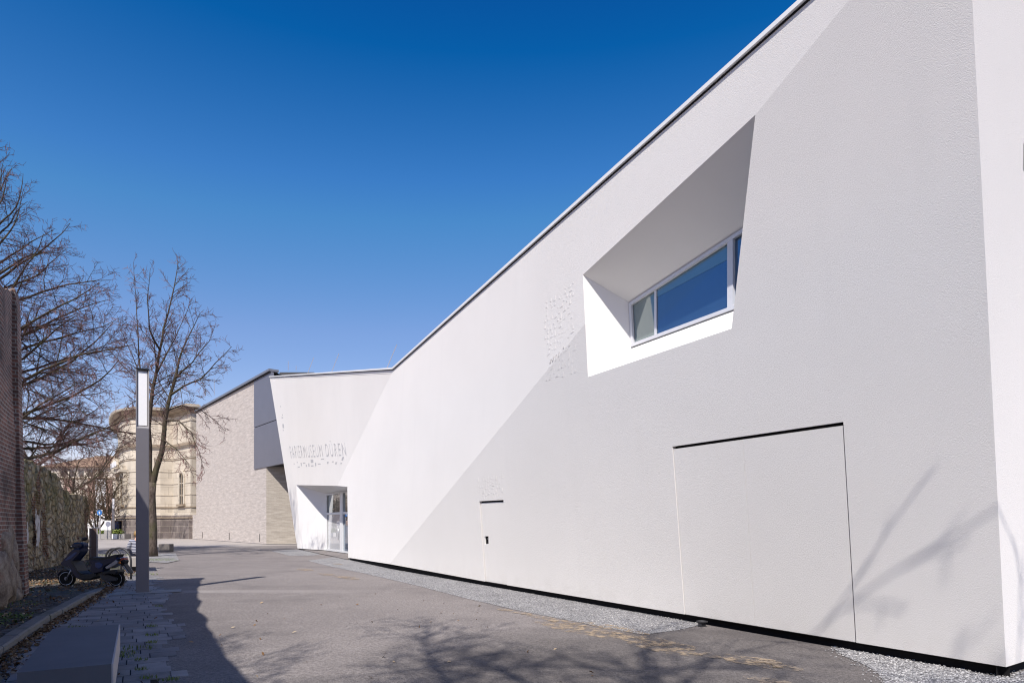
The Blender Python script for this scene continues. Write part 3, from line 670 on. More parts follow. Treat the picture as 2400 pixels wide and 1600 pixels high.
# plinth under the overhanging skin
mb = MB(); base = [Vector((p.x, p.y, 0)) for p in (ABL, E_BL)]
def strip(pts, ins, z0, z1, top):
    pts = [Vector((p.x, p.y, 0)) for p in pts]; off = [p+ins for p in pts]
    for a, b, ao, bo in zip(pts, pts[1:], off, off[1:]):
        mb.face([ao+Z*z0, bo+Z*z0, bo+Z*z1, ao+Z*z1]); mb.face([ao+Z*z1, bo+Z*z1, b+Z*z1, a+Z*z1])
ins = V*.09+U*.06
strip([ABL, E_BL, e_bl], V*.10, -.02, .075, .075); M(mb, 'plinth', BLACK); mb = MB()
strip([B816, fa, COR], V*.085, -.02, .113, .113)
M(mb, 'plinth', BLACK); mb = MB(); strip([COR, D1], Vector((-DDIR.y, DDIR.x, 0))*.085, -.02, .113, .113)
M(mb, 'plinth', BLACK)
for px, py in ((1642, 1468), (1955, 1512)):                      # small steel feet at the ends of the gravel
    mb = MB(); p = G(px, py); mb.obox(p-U*.03-V*.02, U*.06, V*.1, Z*.07); mb.obox(p-U*.06-V*.03+Z*.068, U*.12, V*.12, Z*.02); M(mb, 'foot_bracket', DARKGREY)
mb = MB(); p = G(921, 1326.5); mb.obox(p-U*.35, U*.7, V*.22, Z*.09); M(mb, 'vent_box', DARKGREY)
mb = MB(); p, q = G(1138, 1369), G(1184, 1377); mb.obox(p, q-p, V*.2, Z*.05); M(mb, 'door_step', CONCRETE)
# coping along the roof edge
def coping():
    top = [A_TL, KINK, TOPF, CORT, D1T]; nrm = [Vector((n.x, n.y, 0)).normalized() for n in (NA, NB, NC, nd)]
    outs = []
    for i in range(len(top)):
        a = nrm[max(i-1, 0)]; b = nrm[min(i, len(nrm)-1)]; m_ = (a+b).normalized(); outs.append(m_/max(.6, m_.dot(a)))
    def sweep(o0, o1, z0, z1, name, mat):
        mb = MB()
        for i in range(len(top)-1):
            q = []
            for z_ in (z0, z1):
                for (k, o_) in ((i, o0), (i, o1), (i+1, o1), (i+1, o0)): q.append(top[k]+outs[k]*o_+Z*z_)
            mb.hexa(q)
        p, n_ = top[0], outs[0]
        return M(mb, name, mat, fix=True)
    sweep(-.5, .05, .012, .075, 'coping', COPING); sweep(-.4, .012, -.014, .011, 'coping_joint', BLACK)
coping()
# lettering and relief tiles on the plaster
txt = bpy.data.curves.new('lettering', 'FONT'); txt.body = 'PAPIERMUSEUM D\u00dcREN'; txt.extrude = .006; txt.size = 1.; txt.space_character = 1.3; txt.offset = -.012
to = bpy.data.objects.new('lettering_source', txt); C.objects.link(to); dg = bpy.context.evaluated_depsgraph_get(); me = bpy.data.meshes.new_from_object(to.evaluated_get(dg)); bpy.data.objects.remove(to)
x0, x1 = min(v.co.x for v in me.vertices), max(v.co.x for v in me.vertices); yb = 0.; yt = .70
t_tl, t_bl, t_tr, t_br = onA(678, 1044), onA(683, 1073.5), onA(808.4, 1036), onA(812, 1067)
for v in me.vertices:
    a = (v.co.x-x0)/(x1-x0); b = (v.co.y-yb)/(yt-yb); lo_ = lerp(t_bl, t_br, a); hi_ = lerp(t_tl, t_tr, a); v.co = lerp(lo_, hi_, b)+NA*(v.co.z*1.2+.0)
LETTER = plain('pale_grey_letter', (.52, .52, .53), .85, .2, 0, .05)
me.materials.clear(); me.materials.append(LETTER); o = bpy.data.objects.new('lettering', me); C.objects.link(o); world_child(o, museum)
def relief(name, n, tl, tr, bl, br, nrm, count, seed, mat=PLASTER, cols=12, rows=16, size=(.5, 1.6), h=(.002, .006)):
    mb = MB(); rr = random.Random(seed)
    used = set()
    for _ in range(count):
        i, j = rr.randrange(cols), rr.randrange(rows); wd, hg = rr.choice((1, 1, 1, 2)), rr.choice((1, 1, 2, 3)); span = 1
        if i+wd > cols or j+hg > rows or any((i+a, j+b) in used for a in range(-1, wd+1) for b in range(-1, hg+1)): continue
        for a in range(wd):
            for b in range(hg): used.add((i+a, j+b))
        f = lambda a, b: lerp(lerp(bl, br, a/cols), lerp(tl, tr, a/cols), b/rows)
        q = [f(i+.06, j+.06), f(i+wd-.1, j+.06), f(i+wd-.1, j+hg-.1), f(i+.06, j+hg-.1)]
        hh = rr.uniform(*h); mb.hexa([p-nrm*.01 for p in q]+[p+nrm*hh for p in q])
    return M(mb, name, mat, fix=True)
relief('relief_tiles', 0, onB(1276, 705), onB(1345, 660), onB(1276, 840), onB(1345, 780), NB, 260, 3, cols=20, rows=34)
relief('relief_tiles', 0, onC(1290, 838), onC(1350, 785), onC(1278, 898), onC(1350, 872), NC, 120, 4, cols=18, rows=13)
relief('relief_tiles', 0, onC(1119, 1116), onC(1178, 1110), onC(1121, 1172), onC(1178, 1169), NC, 260, 5, cols=22, rows=18)
relief('relief_tiles', 0, onB(822, 1150), onB(836, 1149), onB(822, 1290), onB(840, 1290), NB, 30, 6, cols=5, rows=26, h=(.001, .003))
relief('letter_fragments', 0, onA(684, 1080), onA(812, 1069), onA(688, 1096), onA(806, 1086), NA, 40, 7, LETTER, cols=36, rows=6, h=(.002, .006))
relief('letter_fragments', 0, onA(656, 944), onA(660, 944), onA(664, 1016), onA(668, 1016), NA, 14, 8, LETTER, cols=2, rows=22, h=(.002, .006))
# lightning rods leaning on the roof, window niche in the end wall
for px, py in ((702, 875), (756, 871), (880, 862)):
    mb = MB(); p = onA(px, py)+V*.35; mb.tube([p-Z*.2, p+Z*.85-U*.55+V*.3], .013, 6); M(mb, 'lightning_rod', PALESTEEL)
mb = MB(); dq = [dwin[0], dwin[1], COR+DDIR*4.2+Z*4.7, COR+DDIR*4.2+Z*6.0]; ndi = -nd
for i in range(4): mb.face([dq[i], dq[(i+1) % 4], dq[(i+1) % 4]+ndi*.5, dq[i]+ndi*.5])
M(mb, 'end_window_niche', SMOOTH_PLASTER)
mb = MB(); mb.face([p+ndi*.48 for p in dq], nd); M(mb, 'end_window_pane', GLASS)

# ================================================================== ANNEX (pale brick block with grey metal bay)
annex = thing('brick_annex', 'pale grey brick museum annex with a grey metal bay, between stone building and white building', 'building', (-24, 56, 0))
AN = lambda mb, name, mat, **k: world_child(mb.build(name, mat, **k), annex)
far_l = Vector((-33.2, 67.3, 0)); fold = Vector((-19.35, 50.4, 0)); wdir = (fold-far_l).normalized(); wn_ = Vector((-wdir.y, wdir.x, 0)); wn_ = -wn_ if wn_.y > 0 else wn_
HT = 13.3
pan = lambda px: far_l+wdir*((lambda r: ((far_l.x*1-r.x*far_l.y)/(r.x*wdir.y-wdir.x)))(ray(px, 1228)))   # where a sight line meets the brick wall in plan
x597 = pan(597); x462 = pan(461); x447 = pan(447); ext = pan(668); ext_t = pan(637)
mb = MB()
x455 = far_l
mb.poly([x447, fold, fold+Z*6.05, x597+Z*6.05, x597+Z*HT, far_l+Z*HT, far_l+Z*2.55, x447+Z*2.55], want=wn_)
back_n = -wn_*12
mb.face([far_l, far_l+Z*HT, far_l+back_n+Z*HT, far_l+back_n])
AN(mb, 'brick_wall', PALEBRICK)
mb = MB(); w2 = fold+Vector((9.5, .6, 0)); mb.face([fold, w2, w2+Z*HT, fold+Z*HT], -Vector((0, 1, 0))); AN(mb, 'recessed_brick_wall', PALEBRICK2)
mb = MB()
bay0, bay1 = x597+wn_*.06, ext+wn_*.06; ZB = 6.05
zm = ZB+(HT-ZB)*.47
bayx = lambda z: bay1.lerp(ext_t+wn_*.06, (z-ZB)/(HT-ZB))       # the bay's right end slants back
for (a_, b_, za, zb_) in ((0, 1, ZB, zm-.03), (0, 1, zm+.03, HT)):
    p, q, q2 = bay0, bayx(za), bayx(zb_); mb = MB(); mb.hexa([p+Z*za, q+Z*za, q-wn_*.2+Z*za, p-wn_*.2+Z*za, p+Z*zb_, q2+Z*zb_, q2-wn_*.2+Z*zb_, p-wn_*.2+Z*zb_]); AN(mb, 'metal_bay', ZINC, fix=True)
mb = MB(); p, q = bay0-wn_*.06+wdir*.02, bayx(zm)-wn_*.06-wdir*.1; mb.hexa([p+Z*(zm-.031), q+Z*(zm-.031), q-wn_*.1+Z*(zm-.031), p-wn_*.1+Z*(zm-.031), p+Z*(zm+.031), q+Z*(zm+.031), q-wn_*.1+Z*(zm+.031), p-wn_*.1+Z*(zm+.031)]); AN(mb, 'bay_joint', SOFFIT, fix=True)
mb = MB(); mb.face([fold+Z*(ZB+.02), ext+Z*(ZB+.02), w2+Z*(ZB+.02)], -Z); AN(mb, 'bay_soffit', SOFFIT)
mb = MB(); p, q = far_l-wdir*.1, bayx(HT); t_ = wn_*.16
mb.hexa([p+t_+Z*(HT+.06), q+t_+Z*(HT+.06), q-wn_*.6+Z*(HT+.06), p-wn_*.6+Z*(HT+.06), p+t_+Z*(HT+.24), q+t_+Z*(HT+.24), q-wn_*.6+Z*(HT+.24), p-wn_*.6+Z*(HT+.24)]); AN(mb, 'roof_trim', ROOFTRIM, fix=True)
mb = MB(); mb.hexa([p+wn_*.03+Z*(HT-.02), q+wn_*.1+Z*(HT-.02), q-wn_*.5+Z*(HT-.02), p-wn_*.5+Z*(HT-.02), p+wn_*.03+Z*(HT+.058), q+wn_*.1+Z*(HT+.058), q-wn_*.5+Z*(HT+.058), p-wn_*.5+Z*(HT+.058)]); mb.face([far_l+Z*(HT+.1), ext_t+Z*(HT+.1), ext_t-wn_*4+Z*(HT-1.), far_l-wn_*12+Z*(HT+.1)], Z); AN(mb, 'roof_deck', SOFFIT)
# rooftop lantern seen over the white roof, with rods
def px_box(px0, px1, y): return P(px0, y, 58), P(px1, y, 58)
mb = MB(); a0, a1 = P(655, 872, 58), P(735, 872, 58); apex = P(688, 866, 60); apex.z = P(688, 865, 58).z
for q in ((a0, a1, apex),): pass
ba, bb = a0+Vector((1.2, 5, 0)), a1+Vector((1.2, 5, 0)); ap2 = apex+Vector((.3, 1.5, 0)); zt_ = a0.z-1.5
for t in ((a0, a1, apex), (a1, bb, apex), (bb, ba, apex), (ba, a0, apex)): mb.face(t)
for p, q in ((a0, a1), (a1, bb), (bb, ba), (ba, a0)): mb.face([p, q, Vector((q.x, q.y, zt_)), Vector((p.x, p.y, zt_))])
AN(mb, 'roof_lantern', DARKGREY, fix=True)
for px, y0, y1, yy in ((675.5, 868, 846, 59), (694, 868, 857, 59), (502, 926, 886, 63)):
    mb = MB(); mb.tube([P(px, y0, yy), P(px, y1, yy)], .022, 5); AN(mb, 'lightning_rod', PALESTEEL)
for px, y in ((474.5, 1256), (537.5, 1259), (609, 1261)):
    mb = MB(); p = pan(px)+wn_*.005+Z*.15; mb.obox(p-wdir*.06, wdir*.12, wn_*.012, Z*.62); AN(mb, 'weep_slot', BLACK)

# ================================================================== STONE BUILDING (buff, bowed front)
stone = thing('stone_building', 'old buff limestone building with bowed front, dark plinth and heavy cornice', 'building', (-35, 70, 0))
ST = lambda mb, name, mat, **k: world_child(mb.build(name, mat, **k), stone)
plan_px = [(279, 82), (276.5, 76), (278, 72), (283, 69.2), (292, 67.4), (306, 66.4), (325, 66.0), (350, 66.0), (376, 66.3), (404, 67.0), (425, 65.5), (446.5, 63.9), (463, 64.4)]
plan = [P(px, 1228, Y+4.6) for px, Y in plan_px]; plan = [Vector((p.x, p.y, 0)) for p in plan]
def outn(i):
    a = plan[max(i-1, 0)]; b = plan[min(i+1, len(plan)-1)]; d = (b-a).normalized(); return Vector((d.y, -d.x, 0))
def course(z0, z1, o0, o1, name, mat, idx=None):                 # a band swept along the plan
    mb = MB(); L_ = idx or range(len(plan))
    pr_ = []
    for i in L_:
        n_ = outn(i); p = plan[i]; pr_.append((p-n_*.3+Z*z0, p+n_*o0+Z*z0, p+n_*o1+Z*z1, p-n_*.3+Z*z1))
    for a, b in zip(pr_, pr_[1:]):
        for k in range(4): mb.face([a[k], b[k], b[(k+1) % 4], a[(k+1) % 4]])
    return ST(mb, name, mat, fix=True)
zy = lambda y: 1.55+(HY-y)/FPX*70.7
course(-.1, zy(1214), .16, .16, 'plinth', ASHLAR); course(zy(1214), zy(1211.5), .26, .26, 'plinth_moulding', LIMEDARK); course(zy(1211.5), zy(1207), .15, .12, 'base_course', ASHLAR); course(zy(1207), zy(1200), .10, .06, 'base_course', LIME)
# main wall with openings: the wall as a swept sheet, windows as recessed parts standing in it
course(zy(1200), zy(975), 0, 0, 'wall', LIME)
for y, h_, o_ in ((1188.5, 2.2, .10), (1160, 1.2, .05), (1133, 1.4, .06), (1104.5, 1.4, .06), (1077, 1.2, .05), (1073, 1.0, .05)): course(zy(y+h_*.6), zy(y-h_*.6), o_, o_, 'string_course', LIMEDARK if y in (1188.5, 1077) else LIME)
course(zy(1050), zy(1047.5), .16, .2, 'string_course', LIME); course(zy(1047.5), zy(1042), .30, .32, 'string_course', LIMEDARK); course(zy(992), zy(987), .10, .14, 'string_course', LIME)
course(zy(975), zy(970), .15, .25, 'cornice', LIMEDARK); course(zy(970), zy(966), .45, .70, 'cornice', LIMEDARK); course(zy(966), zy(963), .62, .70, 'cornice', LIMEDARK); course(zy(963), zy(959), .92, 1.0, 'cornice', LIME); course(zy(958), zy(955.5), .6, .55, 'roof_gutter', LIMEDARK)
mb = MB(); mb.poly([p+Z*zy(958) for p in plan]+[Vector((-20, 90, zy(958))), Vector((-42, 95, zy(958)))], want=Z); ST(mb, 'roof', LIMEDARK)
def wall_at(px):                                                  # point and normal of the bowed wall on a sight line
    for i in range(1, len(plan)-1):
        if plan_px[i][0] <= px <= plan_px[i+1][0]:
            t = (px-plan_px[i][0])/(plan_px[i+1][0]-plan_px[i][0]); return lerp(plan[i], plan[i+1], t), outn(i).lerp(outn(i+1), t).normalized()
def arched(px0, px1, yt, yb, name, arch=True, glass=BLACK, sillmat=LIMEDARK, surround=True):
    a, na = wall_at(px0); b, nb = wall_at(px1); n_ = (na+nb).normalized(); d = (b-a); wd = d.length; d.normalize(); zt_, zb_ = zy(yt), zy(yb)
    def outline(g):
        pts = [a-d*g+Z*zb_, b+d*g+Z*zb_]
        if arch:
            r_ = wd/2+g; c0 = a+d*wd/2+Z*(zt_-wd/2)
            for k in range(0, 13): th = math.pi*k/12; pts.append(c0+d*r_*math.cos(th)+Z*r_*math.sin(th))
        else: pts += [b+d*g+Z*(zt_+g), a-d*g+Z*(zt_+g)]
        return pts
    o_, i_ = outline(.22), outline(0); mb = MB()
    for k in range(len(o_)):
        j = (k+1) % len(o_)
        mb.hexa([p+n_*.0 for p in (o_[k], o_[j], i_[j], i_[k])]+[p+n_*.14 for p in (o_[k], o_[j], i_[j], i_[k])])
    win = ST(mb, name, LIME, fix=True)
    mb = MB(); mb.poly([p+n_*.025 for p in i_], want=n_); q = mb.build('pane', glass); q.parent = win; q.matrix_parent_inverse = Matrix.Identity(4)
    mb = MB(); mb.tube([a+d*wd*.5+Z*zb_+n_*.05, a+d*wd*.5+Z*(zt_-.1)+n_*.05], .045, 4)
    for k in range(1, 4): zz = zb_+(zt_-zb_)*k/4; mb.tube([a+Z*zz+n_*.05, b+Z*zz+n_*.05], .03, 4)
    q = mb.build('glazing_bar', LIMEDARK); q.parent = win
    mb = MB(); mb.obox(a-d*.35+Z*(zb_-.22), d*(wd+.7), n_*.32, Z*.2); q = mb.build('sill', sillmat); q.parent = win
    return win
WGLASS = m_glass('dull_window_glass', (.02, .022, .025), .1)
arched(422.5, 432, 1109, 1181.5, 'window', True, WGLASS)
arched(348, 357.5, 1076, 1112, 'window', False, m_glass('blue_grey_glass', (.22, .26, .34), .15))
arched(283.5, 290, 1110, 1181.5, 'window', True, WGLASS)
mb = MB(); a, na = wall_at(278.5); b, nb = wall_at(297); d = (b-a).normalized(); n_ = (na+nb).normalized()
mb.obox(a+Z*zy(1104)+n_*.0-d*.2, (b-a)+d*.4, n_*.7, Z*.28); mb.obox(a+Z*zy(1098)+d*.1, (b-a)-d*.3, n_*.45, Z*.4)
for t in (0., .97): mb.obox(a+(b-a)*t+Z*zy(1182), d*.3, n_*.35, Z*(zy(1104)-zy(1182)))
mb.lathe([(.5, 0), (.62, .3), (.55, .6), (.7, .9), (.45, 1.4), (.3, 1.7)], a+n_*.2+d*-.15+Z*zy(1098), 'z', 8)
ST(mb, 'window_canopy', LIME, fix=True)
mb = MB(); a, na = wall_at(279.5); b, nb = wall_at(291); mb.obox(a+Z*zy(1091)+na*.75, (b-a), na*.12, Z*(zy(1078)-zy(1091))); ST(mb, 'banner', WHITEP)

# ================================================================== DISTANT HOUSE and things across the far street
house = thing('distant_house', 'distant beige house with brown hipped tile roof behind bare shrubs', 'house', (-70, 105, 0))
HO = lambda mb, name, mat, **k: world_child(mb.build(name, mat, **k), house)
hx0, hx1, hy = -76., -55., 104.; ze, zr = 1.55+(HY-1094)/FPX*hy, 1.55+(HY-1067)/FPX*(hy+5)
mb = MB(); mb.box(hx0, hx1, hy, hy+13, 0, ze); HO(mb, 'wall', HOUSEWALL)
mb = MB(); e_ = .6; r0, r1 = Vector((hx0+4, hy+6.5, zr)), Vector((hx1-8, hy+6.5, zr)); c = [Vector((hx0-e_, hy-e_, ze)), Vector((hx1+e_, hy-e_, ze)), Vector((hx1+e_, hy+13+e_, ze)), Vector((hx0-e_, hy+13+e_, ze))]
mb.face([c[0], c[1], r1, r0], Z); mb.face([c[1], c[2], r1], Z); mb.face([c[2], c[3], r0, r1], Z); mb.face([c[3], c[0], r0], Z); mb.face([c[0], c[1], c[2], c[3]], -Z); roof = HO(mb, 'roof', TILE)
mb = MB(); mb.tube([r1, c[1]], .12, 5); mb.tube([r0, r1], .12, 5); o = mb.build('ridge_tiles', LIMEDARK); o.parent = roof
mb = MB(); q0, q1 = P(223, 1190, hy-.2), P(247, 1190, hy-.2); mb.box(q0.x, q1.x, hy-.18, hy+.05, 0, 1.55+(HY-1122)/FPX*hy); HO(mb, 'white_panel', WHITEP)
for pa, pb in ((205, 222), (248, 262), (150, 168)):
    mb = MB(); q0, q1 = P(pa, 1190, hy-.2), P(pb, 1190, hy-.2); mb.box(q0.x, q1.x, hy-.1, hy+.05, 0, 1.55+(HY-1122)/FPX*hy); HO(mb, 'red_brown_panel', HOUSERED)
mb = MB(); mb.box(hx0-.05, hx1+.05, hy-.14, hy+.02, 1.55+(HY-1122)/FPX*hy, 1.55+(HY-1119)/FPX*hy); HO(mb, 'string_course', LIMEDARK)
for pa in (142, 163, 184, 205, 232):
    for ya, yb in ((1103, 1116),):
        mb = MB(); q0 = P(pa, 1190, hy); mb.box(q0.x, q0.x+.85, hy-.03, hy+.05, 1.55+(HY-yb)/FPX*hy, 1.55+(HY-ya)/FPX*hy); HO(mb, 'window', WGLASS)
# planter with greenery
planter = thing('planter_wall', 'low concrete planter wall with pale end blocks holding green plants', 'planter', P(258, 1262, 74))
planter.location.z = 0
PL = lambda mb, name, mat, **k: world_child(mb.build(name, mat, **k), planter)
for pa, pb, mt in ((226, 251, CONCRETE), (252, 275, WHITEP), (276, 292, CONCRETE)):
    q0, q1 = P(pa, 1262, 68), P(pb, 1262, 68); mb = MB(); mb.box(q0.x, q1.x-.02, 68, 69.2, 0, .52); PL(mb, 'block', mt)
HEDGE_MB = MB(); rr = random.Random(12)
def leafcloud(mb, c0, rx, ry, rz, n, s, rr):
    for _ in range(n):
        while True:
            q = Vector((rr.uniform(-1, 1), rr.uniform(-1, 1), rr.uniform(-1, 1)))
            if q.length < 1: break
        p = c0+Vector((q.x*rx, q.y*ry, q.z*rz)); rot = Matrix.Rotation(rr.uniform(0, 6.3), 3, 'Z') @ Matrix.Rotation(rr.uniform(-1.2, 1.2), 3, 'X'); b = len(mb.v); k = s*rr.uniform(.6, 1.3)
        mb.v += [p+(rot @ Vector(v))*k for v in ((-1, 0, 0), (0, -.5, .1), (1, 0, 0), (0, .5, .1))]; mb.f.append((b, b+1, b+2, b+3))
for k in range(16):
    q = P(229+k*3.6, 1250, 68.6); leafcloud(HEDGE_MB, Vector((q.x, 68.6, .68)), .35, .4, rr.uniform(.22, .4), 90, .09, rr)
PL(HEDGE_MB, 'foliage', HEDGE)
# blue round sign
sg = thing('traffic_sign', 'round blue traffic sign on a thin post near the planter', 'sign', P(234.5, 1246, 66)); sg.location.z = 0
mb = MB(); mb.tube([(0, 0, 0), (0, 0, 2.9)], .05, 8); mb.build('post', STEELPOST, sg)
mb = MB(); mb.lathe([(.25, -.02), (.27, 0), (.25, .02)], (0, -.08, 2.75), 'y', 24); pl = mb.build('sign_plate', SIGNBLUE, sg)
mb = MB(); mb.prism([(-.03, 2.6), (.03, 2.6), (.03, 2.76), (.10, 2.76), (0, 2.91), (-.10, 2.76), (-.03, 2.76)], -.115, -.103); o = mb.build('arrow', WHITEP, sg)
# white board
bd = thing('notice_board', 'plain white board on a grey base beside the round blue sign', 'board', P(253, 1246, 67)); bd.location.z = 0
mb = MB(); mb.box(-.32, .32, -.06, .06, .95, 1.95); mb.build('board', WHITEP, bd)
mb = MB(); mb.box(-.34, .34, -.09, .09, .0, .94); mb.build('base', CONCRETE, bd)
q = P(216, 1236, 82); mb = MB(); mb.box(-.9, .9, 0, .25, 0, 2.1); mb.box(-.95, .95, -.04, .29, 2.1, 2.2); o = mb.build('garden_wall', WHITEP); o.location = (q.x, q.y, 0); tag(o, 'short white rendered wall glimpsed just right of the ruin end', 'wall')
q = P(272, 1240, 72); mb = MB(); mb.box(-.30, .30, 0, .8, .12, 1.9); mb.box(-.33, .33, -.03, .83, 1.9, 2.0); 
cab = thing('utility_cabinet', 'dark blue upright cabinet half hidden by the stone building corner', 'cabinet', (q.x, q.y, 0)); mb.build('body', NAVY, cab); mb = MB(); mb.box(-.28, .28, .03, .77, 0, .12); mb.build('base', CONCRETE, cab)

# ================================================================== LAMPS
def stele_lamp(loc, h, wd, label, group):
    t = thing('street_lamp', label, 'lamp', loc, math.atan2(-U.x, U.y), group); d = wd*.72; hl = h-1.345*h/5.07
    mb = MB(); e = .012
    def slab(x0, x1, y0, y1, z0, z1):
        b = [(x0+e, y0), (x1-e, y0), (x1, y0+e), (x1, y1-e), (x1-e, y1), (x0+e, y1), (x0, y1-e), (x0, y0+e)]
        n = len(mb.v); mb.v += [Vector((x, y, z0)) for x, y in b]+[Vector((x, y, z1)) for x, y in b]; mb.f.append(tuple(n+i for i in range(8))[::-1]); mb.f.append(tuple(n+8+i for i in range(8)))
        for i in range(8): mb.f.append((n+i, n+(i+1) % 8, n+8+(i+1) % 8, n+8+i))
    slab(-wd/2, wd/2, -d/2, d/2, 0, hl); mb.build('post', LAMPBODY, t)
    mb = MB(); fw = wd*.17
    slab(-wd/2, wd/2, -d/2+.07, d/2, hl+.006, h-.01)
    mb.hexa([(-wd/2, -d/2, hl+.006), (-wd/2+.01, -d/2, hl+.006), (-wd/2+fw, -d/2+.07, hl+.006), (-wd/2, -d/2+.07, hl+.006), (-wd/2, -d/2, h-.01), (-wd/2+.01, -d/2, h-.01), (-wd/2+fw, -d/2+.07, h-.01), (-wd/2, -d/2+.07, h-.01)])
    mb.hexa([(wd/2-.01, -d/2, hl+.006), (wd/2, -d/2, hl+.006), (wd/2, -d/2+.07, hl+.006), (wd/2-fw, -d/2+.07, hl+.006), (wd/2-.01, -d/2, h-.01), (wd/2, -d/2, h-.01), (wd/2, -d/2+.07, h-.01), (wd/2-fw, -d/2+.07, h-.01)])
    mb.hexa([(-wd/2, -d/2, hl), (wd/2, -d/2, hl), (wd/2, -d/2+.072, hl+.0), (-wd/2, -d/2+.072, hl+.0), (-wd/2, -d/2, hl+.02), (wd/2, -d/2, hl+.02), (wd/2, -d/2+.072, hl+.07), (-wd/2, -d/2+.072, hl+.07)])
    mb.build('lamp_head', LAMPHEAD, t, fix=True)
    mb = MB(); mb.box(-wd/2+fw*.98, wd/2-fw*.98, -d/2+.045, -d/2+.069, hl+.075, h-.055); mb.build('diffuser', OPAL, t)
    mb = MB(); slab(-wd/2-.006, wd/2+.006, -d/2-.006, d/2+.006, h-.008, h+.022); mb.build('cap', BLACKP, t)
    return t
stele_lamp(G(334, 1388), 5.05, .262, 'tall square grey lamp post with white panel head beside the pavement', None)
lf = P(265.5, 1250, 70); stele_lamp((lf.x, lf.y, 0), 4.4, .26, 'small distant square lamp post in front of the far planter', None)

# ================================================================== BENCHES, CUBE, STELE, HOOPS
def bench(loc, rz, L_, label):
    t = thing('stone_bench', label, 'bench', loc, rz)            # local y runs along the bench, x across it
    wd = .60
    mb = MB(); e = .006
    b = [(-wd/2, 0), (wd/2, 0), (wd/2, L_), (-wd/2, L_)]
    mb.box(-wd/2, wd/2-.013, 0, L_, .17, .45); mb.build('seat_slab', BENCHTOP, t)
    mb = MB(); mb.box(wd/2-.012, wd/2, 0, L_, .165, .447); mb.build('side_panel', BENCHSIDE, t)
    mb = MB(); mb.box(-wd/2+.14, wd/2-.16, .15, L_-.15, 0, .17); mb.build('base', BLACKP, t)
    for y in (.10, L_-.16):
        for x in (-wd/2+.06, wd/2-.10): mb = MB(); mb.box(x, x+.035, y, y+.06, 0, .17); mb.build('leg', BENCHSIDE, t)
    return t
uang = math.atan2(-U.x, U.y)
nb = Vector(((-3.09-3.66)/2, (4.95+4.75)/2, 0.012)); bench(nb, uang, 2.30, 'dark grey stone bench in the foreground shade at lower left')
fbn = G(321, 1340); fb_ = bench((fbn.x, fbn.y, .012), uang, 2.2, 'pale sunlit stone bench with a seated person, behind the lamp post')
for o in fb_.children:
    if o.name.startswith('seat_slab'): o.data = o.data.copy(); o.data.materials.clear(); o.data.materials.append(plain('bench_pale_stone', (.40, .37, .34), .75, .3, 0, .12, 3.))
cb = G(382.5, 1293.5); mb = MB(); s_ = .29
bm = bmesh.new(); bmesh.ops.create_cube(bm, size=1.); bmesh.ops.scale(bm, vec=(.58, .58, .45), verts=bm.verts); bmesh.ops.bevel(bm, geom=list(bm.edges), offset=.015, segments=2, affect='EDGES')
me = bpy.data.meshes.new('concrete_block'); bm.to_mesh(me); bm.free(); me.materials.append(plain('dark_concrete', (.16, .145, .135), .85, .2, 0, .3, 4., .4, 40.)); o = bpy.data.objects.new('concrete_block', me); C.objects.link(o); o.location = (cb.x, cb.y+.3, .225); o.rotation_euler.z = uang*.2
tag(o, 'squat dark concrete cube standing alone on the plaza right of the tree', 'block')
sp = G(219.5, 1318, 0); st_ = thing('steel_stele', 'brown steel box pillar at the end of the rubble wall behind the scooter', 'pillar', (P(219.5, 1236, 24).x, 24, 0), uang)
mb = MB(); mb.box(-.135, .09, -.09, .09, 0, 1.40); mb.build('body', RUST, st_)
mb = MB(); mb.box(.092, .135, -.092, .092, 0, 1.41); mb.build('edge_panel', PALESTEEL, st_)
mb = MB(); mb.box(-.145, .145, -.10, .10, 1.412, 1.435); mb.build('cap', plain('blue_grey_cap', (.25, .28, .36), .4, .5, .3), st_)
mb = MB(); mb.box(-.087, -.077, -.096, -.091, 0, 1.40); mb.build('seam', PALESTEEL, st_)
def hoop(pr_, pl_, top, label):
    a, b = G(*pr_), pl_; t = thing('bike_stand', label, 'bike stand', a, 0, 'tubular bike stands behind the scooter'); d = Vector((b[0]-a.x, b[1]-a.y, 0)); wd = d.length; d.normalize(); r_ = wd/2
    pts = [Vector((0, 0, 0)), Vector((0, 0, top-r_))]
    for k in range(1, 14): th = math.pi*k/14; pts.append(d*(r_-r_*math.cos(th))+Z*(top-r_+r_*math.sin(th)))
    pts += [d*wd+Z*(top-r_), d*wd]
    mb = MB(); mb.tube(pts, .028, 10); mb.build('tube', DARKGREY, t, smooth=True)
    mb = MB()
    for p in (Vector((0, 0, 0)), d*wd): mb.lathe([(.065, 0), (.065, .015), (.03, .02)], p, 'z', 14)
    mb.build('foot_plate', DARKGREY, t)
hoop((307, 1358), (G(307, 1358).x-.72, G(307, 1358).y+.12), .885, 'right-hand dark tubular bike stand, nearest the lamp post')
hoop((284, 1354), (G(284, 1354).x-.55, G(284, 1354).y+.16), .84, 'left-hand dark tubular bike stand, directly behind the scooter seat')

